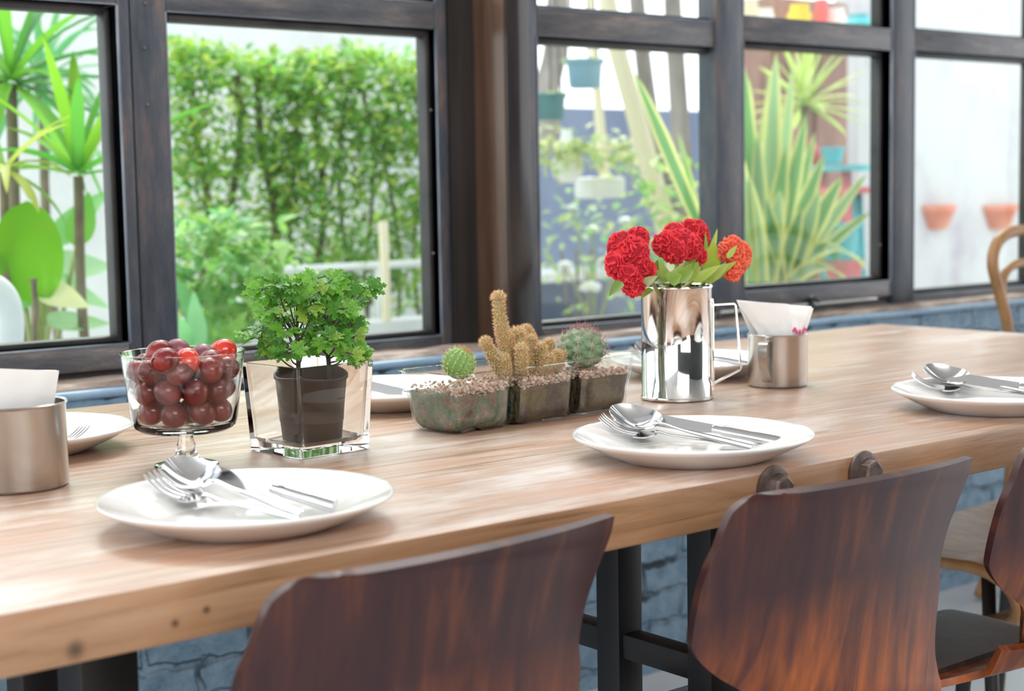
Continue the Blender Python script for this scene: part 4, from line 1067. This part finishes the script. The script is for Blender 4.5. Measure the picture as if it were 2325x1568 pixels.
# ------------------------------------------------------------------ garden
GZ = .42
sbox('ground_outside', m_ground, -3, 14, 2.62, 12, GZ-.2, GZ)
sbox('wall_outside_left', m_white, 1.0, 5.0, 6.0, 6.15, GZ, 2.3)
sbox('wall_outside_blue', m_bwall, 4.42, 6.1, 5.6, 5.72, GZ, 1.42)
m_stained = mat('stained_plaster', rough=.85)
noise_col(m_stained, [(.30, (.36, .30, .37)), (.40, (.56, .53, .56)), (.50, (.66, .65, .65)), (.7, (.70, .70, .69))], 1.6, (1, 1, .6), 9, .68)
sbox('wall_outside_right', m_stained, X(1948, 5.0, 300), 10.5, 5.0, 5.15, GZ, 3.4)
sbox('wall_outside_low', m_white, .8, 3.25, 3.98, 4.1, GZ, .645)
def gleaves(cm, n, gen, size, cols, gr, shape='round', droop=.1, seg=2):
    for i in range(n):
        p = gen(gr); d = Vector((gr.uniform(-1, 1), gr.uniform(-1, 1), gr.uniform(-.6, .8))); s = size*gr.uniform(.6, 1.3)
        cm.leaf(p, d, Vector((gr.uniform(-.4, .4), gr.uniform(-.4, .4), 1)), s, s*.55, droop, seg, .15, vary(gr.choice(cols), .2, gr), shape=shape)
# hedge
gh = random.Random(3)
hx0, hx1 = X(372, 4.5, 300), X(1010, 4.5, 300)
hedge = thing('hedge', 'loose clipped hedge of small bright leaves seen through the widest window pane', 'hedge', ((hx0+hx1)/2, 4.5, GZ))
ho = Vector(((hx0+hx1)/2, 4.5, GZ))
cm = Cm()
holes = [(gh.uniform(hx0, hx1), gh.uniform(.9, 1.4), gh.uniform(.015, .04)) for _ in range(60)]
def hgen(g):
    while True:
        x = g.uniform(hx0, hx1); z = g.uniform(.62, 1.50+.02*math.sin(x*9))
        dens = .38+.62*min(1, max(0, (z-.75)/.45))
        if z < .95: dens *= .75
        dens *= .75+.7*noise.noise(Vector((x*5, 0, z*5)))
        if any((x-a)**2+(z-c)**2 < r*r for a, c, r in holes) and g.random() < .8: continue
        if g.random() < dens: return Vector((x, 4.5+g.gauss(0, .08), z))-ho
gleaves(cm, 10500, hgen, .040, [(.30, .55, .08), (.42, .64, .10), (.18, .42, .09), (.58, .68, .16), (.26, .52, .14)], gh)
obj('foliage', cm.bm, m_gleaf, hedge, recalc=False)
for x in (.12, .24, .34, .44, .52, .62, .71, .80, .9, .97):
    b = NB(); xx = hx0+(hx1-hx0)*x; pts = [Vector((xx+.03*math.sin(k*2+x*30), 4.52, z))-ho for k, z in enumerate((GZ, .7, .95, 1.2, 1.42))]
    tube(b, smooth_path(pts, 4), .013 if gh.random() < .4 else .007, 7); obj('stem', b, m_brown_bark, hedge)
b = NB(); tube(b, [(X(878, 4.0, 600), 4.0, GZ), (X(872, 4.0, 600), 4.0, .95)], .015, 8)
tag(obj('garden_stake', b, m_cream), 'pale upright stake in front of the hedge foot', 'stake')

b = NB(); p0, p1 = ony(545, 618, 4.17), ony(1000, 602, 4.17); tube(b, [(p0.x, 4.17, p0.z), (p1.x, 4.17, p0.z)], .013, 10)
for q in (0, .33, .66, 1): tube(b, [(p0.x+(p1.x-p0.x)*q, 4.17, GZ), (p0.x+(p1.x-p0.x)*q, 4.17, p0.z)], .012, 8)
tag(obj('garden_rail', b, m_wplast), 'low white pipe rail running along the foot of the hedge', 'rail')
# rosette plants
def rosette(name, label, cat, c, n, L, W_, cols, gr, edge=None, droop=.9, elev=(0.1, 1.3), m=None, stem=None, group=None, shape='strap', ground=GZ):
    t = thing(name, label, cat, (c[0], c[1], ground), 0, group); cm = Cm(); cc = Vector((0, 0, c[2]-ground))
    for i in range(n):
        a = i*2.399+gr.uniform(-.2, .2); el = elev[0]+(elev[1]-elev[0])*(i/n); d = Vector((math.cos(a)*math.cos(el), math.sin(a)*math.cos(el), math.sin(el)))
        cm.leaf(cc+d*.015, d, Vector((0, 0, 1)), L*gr.uniform(.75, 1.15), W_*gr.uniform(.8, 1.2), droop*gr.uniform(.5, 1.3), 9, .25, vary(gr.choice(cols), .15, gr), edge=vary(edge, .1, gr) if edge else None, shape=shape)
    obj('leaves', cm.bm, m or m_gleaf, t, recalc=False)
    if stem:
        b = NB(); tube(b, smooth_path([(.03, 0, 0), (0, .01, cc.z*.5), (0, 0, cc.z)], 5), stem, 8); obj('stem', b, m_brown_bark, t)
    return t
gd = random.Random(5)
greens = [(.12, .36, .06), (.20, .50, .05), (.08, .26, .06), (.28, .55, .10)]
def at(x, y, Y): p = ony(x, y, Y); return (p.x, p.y, p.z)
rosette('strap_leaf_plant', 'tall strap-leaved plant highest beyond the narrow left pane', 'plant', at(25, 190, 3.6), 34, .34, .026, greens, gd, stem=.014, elev=(-.5, 1.4))
rosette('strap_leaf_plant', 'strap-leaved plant arching beside the sash stile beyond the left pane', 'plant', at(178, 400, 3.35), 15, .30, .034, [(.20, .52, .03), (.13, .42, .05), (.3, .6, .04)], gd, stem=.012, elev=(.2, 1.45), droop=.5)
rosette('strap_leaf_plant', 'yellowing strap-leaved plant low at the far left of the left pane', 'plant', at(8, 390, 3.3), 14, .20, .02, [(.55, .62, .12), (.3, .5, .1)], gd, stem=.01, elev=(-.3, 1.0))
rosette('strap_leaf_plant', 'fine dark strap-leaved plant against the bright wall beyond the left pane', 'plant', at(95, 190, 4.4), 30, .42, .022, [(.10, .32, .12), (.16, .42, .16)], gd, stem=.014, elev=(-.6, 1.3), droop=1.1)
# broad leaves
def broad(name, label, leaves, base, col_def=None):
    t = thing(name, label, 'plant', (base[0], base[1], GZ)); o0 = Vector((base[0], base[1], GZ)); bb = NB()
    for (x, y, Y, x2, y2, Y2, w, col, sh) in leaves:
        a = Vector(at(x, y, Y)); e = Vector(at(x2, y2, Y2)); cm = Cm(); d = e-a
        cm.leaf(a-o0, d, Vector((-.45, -.75, .35)), d.length, w, .12, 14, .12, col, shape=sh); obj('leaf', cm.bm, m_gleaf, t, recalc=False)
        tube(bb, smooth_path([Vector((0, 0, 0)), (a-o0)*.5+Vector((0, 0, .05)), a-o0], 5), .006, 6)
    obj('stalks', bb, m_gstem, t)
broad('broad_leaf_plant', 'plant with one big glossy paddle leaf filling the lower left pane',
      [(75, 690, 3.3, 62, 455, 3.25, .145, (.17, .46, .01), 'round'), (120, 560, 3.6, 240, 420, 3.7, .07, (.25, .60, .18), 'lance'), (110, 610, 3.5, 255, 590, 3.6, .085, (.42, .66, .36), 'lance'),
       (100, 640, 3.4, 250, 680, 3.6, .08, (.38, .66, .32), 'lance'), (90, 655, 3.3, 205, 690, 3.2, .06, (.78, .78, .42), 'lance'), (110, 740, 3.3, 250, 715, 3.5, .07, (.30, .52, .24), 'lance'),
       (60, 700, 3.4, -10, 560, 3.3, .07, (.15, .38, .12), 'lance'), (175, 560, 3.5, 200, 430, 3.6, .07, (.22, .55, .08), 'lance')], at(80, 760, 3.4))
broad('broad_leaf_plant', 'young plant with long pale leaves at the hedge foot in the widest pane',
      [(470, 790, 3.6, 400, 620, 3.6, .05, (.22, .52, .20), 'lance'), (480, 790, 3.6, 520, 640, 3.7, .045, (.35, .60, .20), 'lance'), (450, 790, 3.5, 440, 660, 3.5, .05, (.30, .62, .30), 'lance'),
       (500, 790, 3.6, 560, 700, 3.5, .04, (.30, .55, .12), 'lance'), (430, 790, 3.5, 388, 700, 3.4, .05, (.2, .5, .2), 'lance'), (455, 780, 3.6, 480, 610, 3.7, .04, (.32, .58, .18), 'lance')], at(470, 800, 3.6))
def bush(name, label, x0, x1, y0, y1, Y, n, size, cols, gr, depth=.1):
    a = Vector(at(x0, y1, Y)); c = Vector(at(x1, y0, Y)); o0 = Vector(((a.x+c.x)/2, Y, GZ)); t = thing(name, label, 'shrub', o0); cm = Cm()
    def gen(g):
        u, v = g.uniform(-1, 1), g.uniform(-1, 1)
        while u*u+v*v > 1: u, v = g.uniform(-1, 1), g.uniform(-1, 1)
        return Vector(((a.x+c.x)/2+u*(c.x-a.x)/2, Y+g.gauss(0, depth), (a.z+c.z)/2+v*(c.z-a.z)/2))-o0
    gleaves(cm, n, gen, size, cols, gr, 'lance', .4, 3); obj('foliage', cm.bm, m_gleaf, t, recalc=False)
    b = NB()
    for k in range(3): tube(b, [((k-1)*.03, 0, 0), ((k-1)*.08, 0, max(.1, (a.z+c.z)/2-GZ))], .006, 6)
    obj('stem', b, m_brown_bark, t)
bush('low_shrub', 'feathery light shrub at the left foot of the hedge', 385, 620, 480, 800, 3.72, 620, .055, [(.30, .55, .12), (.42, .62, .22), (.22, .48, .18)], gd)
bush('low_shrub', 'sparse shrub low between the hedge and the window frame', 620, 960, 560, 700, 4.24, 260, .045, [(.24, .44, .10), (.36, .5, .15), (.16, .3, .1)], gd, .03)
bush('low_shrub', 'leafy shrub rising behind the flower jug', 1410, 1600, 330, 760, 3.75, 330, .05, [(.36, .58, .14), (.5, .62, .22), (.2, .45, .12), (.62, .66, .3)], gd)
bush('low_shrub', 'thin pale creeper patch against the blue wall', 1215, 1400, 420, 720, 4.75, 110, .05, [(.5, .6, .25), (.36, .55, .2)], gd)
bush('low_shrub', 'deep green undergrowth beneath the variegated leaves', 1660, 1850, 430, 660, 3.9, 600, .05, [(.12, .34, .12), (.2, .45, .18), (.08, .24, .1)], gd)
b = NB(); tube(b, smooth_path([(at(78, 800, 3.0)[0], 3.0, GZ), at(78, 800, 3.0), at(80, 700, 3.0), at(76, 632, 3.0)], 5), [.006]*15+[.009], 8)
tag(obj('bare_twig', b, m_brown_bark), 'short bare twig standing before the broad leaves in the left pane', 'twig')
b = NB(); tube(b, smooth_path([at(-60, 670, 2.9), at(-20, 655, 2.9), at(10, 680, 2.9), at(22, 730, 2.9), at(20, 800, 2.9), at(20, 900, 2.9)], 6), .013, 12, 2.2)
tag(obj('garden_chair_arm', b, m_wplast), 'white curved plastic garden chair arm at the lower left corner of the left pane', 'chair')

# trees
def tree(label, pts, rad, m=m_bark, branches=()):
    b = NB(); P = smooth_path([at(*p) for p in pts], 5); tube(b, P, [rad*(1-.3*i/len(P)) for i in range(len(P))], 10)
    t = obj('tree_trunk', b, m); tag(t, label, 'tree')
    for br in branches:
        bb = NB(); tube(bb, smooth_path([at(*p) for p in br[0]], 4), br[1], 8); obj('branch', bb, m, t)
tree('dark grey tree trunk leaning beside the window mullion', [(1640, 900, 4.3), (1560, 600, 4.3), (1490, 330, 4.3), (1455, 90, 4.3), (1430, -200, 4.3)], .038)
tree('pale grey tree trunk in front of the darker leaning one', [(1560, 900, 4.1), (1520, 560, 4.1), (1480, 400, 4.1), (1440, 250, 4.1), (1390, 60, 4.1), (1350, -200, 4.1)], .042, m_cream)
tree('upright dark tree trunk nearest the mullion', [(1585, 900, 4.5), (1560, 500, 4.5), (1545, 300, 4.5), (1530, 60, 4.5), (1520, -150, 4.5)], .045)
tree('thick forked trunk behind the teal hanging pot', [(1240, 330, 4.9), (1240, 210, 4.9), (1262, 100, 4.9), (1270, -150, 4.9)], .06)
tree('slim bleached trunk between the hanging pots', [(1375, 420, 4.6), (1362, 280, 4.6), (1350, 130, 4.6), (1330, -150, 4.6)], .022, m_cream)
# hanging pots
def hang_pot(label, x, y0, y1, w, Y, m):
    c = Vector(at(x, y1, Y)); top = Vector(at(x, y0, Y)); h = top.z-c.z; r = w/2/F_PX*(Vector((c.x, c.y, 0)).dot(Vector((math.cos(YAW), math.sin(YAW), 0))))
    t = thing('hanging_pot', label, 'pot', c)
    b = NB(); lathe(b, [(0, 0), (r*.75, 0), (r*.85, h*.1), (r*.95, h*.85), (r*1.05, h*.86), (r*1.05, h), (r*.95, h), (r*.9, h*.8), (0, h*.78)], 32); obj('pot', b, m, t, autos=50)
    b = NB()
    for k in range(3):
        a = 2*PI*k/3; tube(b, [(r*math.cos(a), r*math.sin(a), h), (0, 0, h+.9)], .003, 5)
    obj('hanger', b, m_dark, t)
    cm = Cm(); gg = random.Random(int(x))
    for i in range(26):
        a = gg.uniform(0, 6.3); cm.leaf(Vector((r*.5*math.cos(a), r*.5*math.sin(a), h*.9)), Vector((math.cos(a), math.sin(a), .9)), Vector((0, 0, 1)), .07, .014, 1.2, 5, .2, vary((.5, .6, .3), .2, gg))
    obj('leaves', cm.bm, m_gleaf, t, recalc=False)
hang_pot('dark teal hanging pot, the lower one beside the pillar', 1244, 213, 272, 84, 4.3, m_teal)
hang_pot('bluish hanging pot, the upper one with a hollow side', 1328, 136, 200, 84, 4.3, m_bluepot)
# pale vines on a rail
gv = random.Random(8)
vine = thing('trailing_vine', 'pale yellow-green vine trailing over a wire beyond the pane beside the pillar', 'vine', at(1350, 340, 4.4)); vo = Vector(at(1350, 340, 4.4))
b = NB(); tube(b, smooth_path([Vector(at(x, y, 4.4))-vo for x, y in ((1210, 330), (1260, 345), (1320, 335), (1380, 340), (1440, 325), (1500, 345))], 5), .006, 6)
for k in range(14):
    x = 1230+k*19; ln = gv.uniform(20, 80); tube(b, smooth_path([Vector(at(x, 338, 4.4))-vo, Vector(at(x+gv.uniform(-14, 14), 338+ln*.6, 4.38))-vo, Vector(at(x+gv.uniform(-18, 18), 338+ln, 4.4))-vo], 4), .0055, 6)
obj('runners', b, mat('pale_runner', (.62, .64, .34), .6), vine)
cm = Cm()
for i in range(170):
    p = Vector(at(gv.uniform(1215, 1500), 335+gv.gauss(0, 26), 4.4+gv.uniform(-.06, .06)))-vo
    cm.leaf(p, Vector((gv.uniform(-1, 1), gv.uniform(-1, 1), gv.uniform(-1, .5))), Vector((0, 0, 1)), .05, .034, .3, 3, .1, vary(gv.choice([(.62, .68, .34), (.72, .74, .42), (.4, .58, .12)]), .1, gv), shape='round')
obj('leaves', cm.bm, m_gleaf, vine, recalc=False)
b = NB(); box(b, -.09, .09, -.05, .05, -.08, .0, .01); o = obj('planter_box', b, m_wplast, loc=at(1362, 402, 4.5), autos=40); tag(o, 'white planter box hung below the pale vine', 'planter')
b = NB(); lathe(b, [(0, 0), (.03, 0), (.055, .03), (.06, .07), (.04, .12), (.022, .17), (.018, .2), (0, .2)], 24); o = obj('white_jar', b, m_wplast, loc=at(1288, 415, 4.5), autos=60); tag(o, 'white narrow-necked jar beside the hanging planter box', 'jar')
wf = thing('white_flower_bush', 'white blossoms on thin stalks before the blue garden wall', 'plant', (at(1340, 600, 4.7)[0], 4.7, GZ)); wo = Vector(wf.location)
for x, y, w in ((1283, 600, .03), (1340, 650, .045), (1345, 520, .03), (1420, 500, .03), (1300, 470, .022), (1390, 575, .025)):
    c = Vector(at(x, y, 4.7))-wo; b = NB()
    for k in range(7):
        a = k*.9; p = c+Vector((math.cos(a), math.sin(a)*.5, .25*math.sin(a*2)))*w*.6
        bmesh.ops.create_icosphere(b, subdivisions=2, radius=w*.55, matrix=Matrix.Translation(p) @ Matrix.Diagonal((1, 1, .6, 1)))
    obj('blossom', b, m_wplast, wf); b = NB(); tube(b, smooth_path([(0, 0, 0), c*.5+Vector((.02, 0, 0)), c], 4), .004, 5); obj('stalk', b, m_gstem, wf)
sb = NB(); box(sb, X(1205, 5.3, 620), X(1470, 5.3, 620), 5.2, 5.601, ony(1330, 632, 5.3).z, ony(1330, 612, 5.3).z); tag(obj('stone_shelf', sb, m_white, smooth=False), 'long pale shelf along the blue garden wall', 'shelf')

# variegated plants
cream = (.74, .74, .28)
def upright(name, label, leaves, base, W_=.045, edge=cream, cols=((.20, .42, .14), (.33, .52, .26))):
    o0 = Vector((base[0], base[1], GZ)); t = thing(name, label, 'plant', o0); cm = Cm(); gg = random.Random(len(leaves))
    for (x, y, x2, y2, Y, w, dr) in leaves:
        a = Vector(at(x, y, Y)); e = Vector(at(x2, y2, Y+.02)); d = e-a
        if dr > .5:
            # arching leaf: aim above the chord so it curls back down
            aim = d+Vector((0, 0, d.length*.8)); cm.leaf(a-o0, aim, Vector((-.5, -.7, .5)), d.length*1.35, W_*w, dr*1.6, 14, .2, vary(cols[gg.randrange(2)], .1, gg), edge=vary(edge, .08, gg), shape='strap')
        else:
            cm.leaf(a-o0, d+Vector((0, 0, d.length*dr*.4)), Vector((-.5, -.7, .3)), d.length, W_*w, dr, 10, .15, vary(cols[gg.randrange(2)], .1, gg), edge=vary(edge, .08, gg), shape='strap')
    obj('leaves', cm.bm, m_gleaf, t, recalc=False)
    b = NB(); lathe(b, [(0, 0), (.12, 0), (.15, .12), (.16, .12), (.16, .14), (.14, .14), (0, .13)], 28); obj('pot', b, m_terra, t, autos=50)
upright('snake_plant', 'big variegated snake plant with upright cream-edged blades beyond the middle-right pane',
        [(1700, 640, 1672, 220, 3.5, 1.0, 0), (1710, 640, 1702, 180, 3.5, .9, 0), (1720, 640, 1690, 150, 3.45, 1.2, 0), (1735, 640, 1762, 120, 3.5, 1.4, 0), (1745, 640, 1745, 170, 3.55, 1.1, 0), (1700, 630, 1655, 300, 3.4, .9, 0),
         (1690, 640, 1640, 260, 3.6, 1.0, 0), (1715, 640, 1735, 240, 3.6, .9, 0), (1765, 640, 1850, 300, 3.6, 1.0, .05), (1705, 640, 1680, 340, 3.3, 1.2, 0), (1745, 640, 1770, 430, 3.3, 1.3, .1), (1730, 640, 1700, 400, 3.28, 1.1, .05), (1770, 640, 1900, 420, 3.55, .9, .15),
         (1750, 640, 1800, 150, 3.5, 1.0, 0), (1755, 640, 1830, 260, 3.45, 1.2, .05), (1700, 640, 1664, 420, 3.4, 1.1, 0), (1725, 640, 1720, 300, 3.4, 1.2, 0), (1740, 640, 1785, 330, 3.4, 1.3, 0), (1760, 640, 1870, 350, 3.45, 1.2, .1)],
        at(1730, 700, 3.5), .05)
upright('snake_plant', 'low variegated plant with arching striped leaves spilling to the right',
        [(1780, 640, 1910, 400, 3.3, 1.5, .1), (1790, 640, 1965, 390, 3.35, 1.0, .15), (1790, 640, 1860, 430, 3.3, 1.4, .1), (1800, 640, 1975, 470, 3.35, .8, .25), (1780, 630, 1930, 600, 3.3, 1.5, .9), (1800, 640, 1905, 650, 3.25, 1.2, .9),
         (1770, 640, 1820, 470, 3.3, 1.2, .1), (1760, 640, 1700, 470, 3.3, 1.0, .2), (1790, 640, 1880, 540, 3.3, 1.2, .4), (1770, 640, 1740, 450, 3.3, 1.2, .1)],
        at(1790, 720, 3.3), .046)
gy = random.Random(17)
rosette('dracaena', 'spiky yellow-green dracaena rosette above the striped leaves', 'plant', at(1828, 240, 3.9), 34, .24, .024, [(.42, .60, .12), (.55, .66, .25), (.30, .50, .10)], gy, edge=(.66, .72, .3), stem=.016, elev=(-.3, 1.45), droop=.35)
upright('snake_plant', 'single long variegated blade crossing the pane beside the pillar', [(1590, 520, 1440, 165, 3.3, 1.0, 0), (1600, 560, 1540, 300, 3.35, .5, 0)], at(1600, 760, 3.3), .045)
# brown cabinet, colourful things
cab = thing('brown_cabinet', 'brown wooden cabinet standing against the white wall behind the dracaena', 'cabinet', (X(1895, 4.75, 300), 4.75, GZ))
cx0 = X(1770, 4.7, 300)-cab.location.x; cx1 = X(1945, 4.7, 300)-cab.location.x
b = NB(); box(b, cx0, cx1, .0, .22, 0, 1.45, .01); obj('carcass', b, m_brownp, cab, autos=40)
for q in range(2):
    b = NB(); w_ = (cx1-cx0)/2; box(b, cx0+.02+q*w_, cx0+w_*(q+1)-.02, -.015, .0, .1, 1.3, .005); d = obj('door', b, m_brownp, cab, autos=40)
    b = NB(); bmesh.ops.create_uvsphere(b, u_segments=10, v_segments=8, radius=.015, matrix=Matrix.Translation((cx0+w_+(-.05 if q == 0 else .05), -.03, .7))); obj('knob', b, m_yellow, d)
def table_s(label, x, y, Y, w, m, mleg):
    p = at(x, y, Y); t = thing('side_table', label, 'table', (p[0], p[1], GZ)); h = p[2]-GZ
    b = NB(); lathe(b, [(0, h-.025), (w, h-.025), (w, h), (0, h)], 28); obj('table_top', b, m, t, autos=40)
    for k in range(3):
        a = 2*PI*k/3; b = NB(); tube(b, [(w*.5*math.cos(a), w*.5*math.sin(a), h-.02), (w*.8*math.cos(a), w*.8*math.sin(a), 0)], .012, 8); obj('leg', b, mleg, t)
table_s('turquoise round side table beside the brown cabinet', 1905, 375, 4.4, .13, m_teal2, m_pink)
table_s('pink round side table lower than the turquoise one', 1925, 425, 4.2, .15, m_pink, m_teal2)
def potlike(name, label, cat, x, y, Y, r, h, m):
    b = NB(); lathe(b, [(0, 0), (r*.7, 0), (r, h*.85), (r*1.08, h*.87), (r*1.08, h), (r*.95, h), (r*.9, h*.8), (0, h*.78)], 28)
    return tag(obj(name, b, m, loc=at(x, y, Y), autos=50), label, cat)
potlike('turquoise_pot', 'turquoise flower pot low beside the arching leaves', 'pot', 1905, 590, 3.9, .075, .14, m_teal2)
potlike('pink_pot', 'pink stand under the turquoise flower pot', 'stand', 1915, 690, 3.9, .07, .17, m_pink)
potlike('blue_bowl', 'round turquoise bowl standing on the round side table', 'bowl', 1890, 372, 4.4, .05, .07, m_teal2)
b = NB(); bmesh.ops.create_icosphere(b, subdivisions=3, radius=.09)
for v in b.verts: v.co.y *= .4
tag(obj('red_cushion', b, m_redc, loc=at(1830, 362, 4.5)), 'red and white cushion behind the striped leaves', 'cushion')
b = NB(); bmesh.ops.create_icosphere(b, subdivisions=3, radius=.035); tube(b, [(0, 0, .03), (0, 0, 1.5)], .003, 5); tag(obj('pink_lantern', b, m_magenta, loc=at(1672, 150, 4.3)), 'magenta paper lantern at the top left of the snake plant pane', 'lantern')
shelf_z = at(1800, 52, 4.6)
b = NB(); box(b, X(1660, 4.6, 50), X(1990, 4.6, 50), 4.5, 4.7, shelf_z[2]-.05, shelf_z[2]-.02); tag(obj('display_shelf', b, m_cream, smooth=False), 'shelf of colourful ornaments behind the upper pane', 'shelf')
for x, r, h, m, lab in ((1700, .05, .10, m_cream, 'cream pot at the left end of the ornament shelf'), (1740, .035, .07, m_wplast, 'white cup on the ornament shelf'), (1815, .055, .10, m_yellow, 'yellow pot on the ornament shelf'),
                        (1865, .035, .13, m_redc, 'red vase on the ornament shelf'), (1900, .045, .10, m_wplast, 'white pot between the red vase and the pale blue bowl'), (1950, .06, .08, m_teal2, 'pale blue bowl at the right end of the ornament shelf')):
    b = NB(); lathe(b, [(0, 0), (r*.6, 0), (r, h*.5), (r*.7, h*.85), (r*.8, h), (r*.6, h), (0, h*.9)], 24)
    tag(obj('ornament_pot', b, m, loc=(X(x, 4.6, 50), 4.6, shelf_z[2]-.0195), autos=50), lab, 'pot')
# half pots on the white wall
for x, lab in ((2126, 'terracotta half pot hung on the white wall, the one nearer the sash'), (2264, 'terracotta half pot hung on the white wall, the one nearer the bentwood chair')):
    p = ony(x, 520, 5.0); k = (ony(x+33, 520, 5).x-ony(x-33, 520, 5).x)/2; h = ony(x, 465, 5).z-p.z
    b = NB(); n = 18; prof = [(k*.45, 0), (k*.62, h*.12), (k*.9, h*.75), (k, h*.78), (k, h), (k*.88, h), (k*.8, h*.7), (k*.4, h*.06)]
    R_ = [[b.verts.new((r*math.cos(PI+PI*i/n), r*.7*math.sin(PI+PI*i/n), z)) for i in range(n+1)] for r, z in prof]
    for a, c in zip(R_, R_[1:]+R_[:1]):
        for i in range(n): b.faces.new((a[i], a[i+1], c[i+1], c[i]))
    b.faces.new([r[0] for r in R_]); b.faces.new([r[-1] for r in R_])
    tag(obj('wall_pot', b, m_terra, loc=(p.x, 4.999, p.z), autos=50), lab, 'pot', 'terracotta half pots on the white wall')
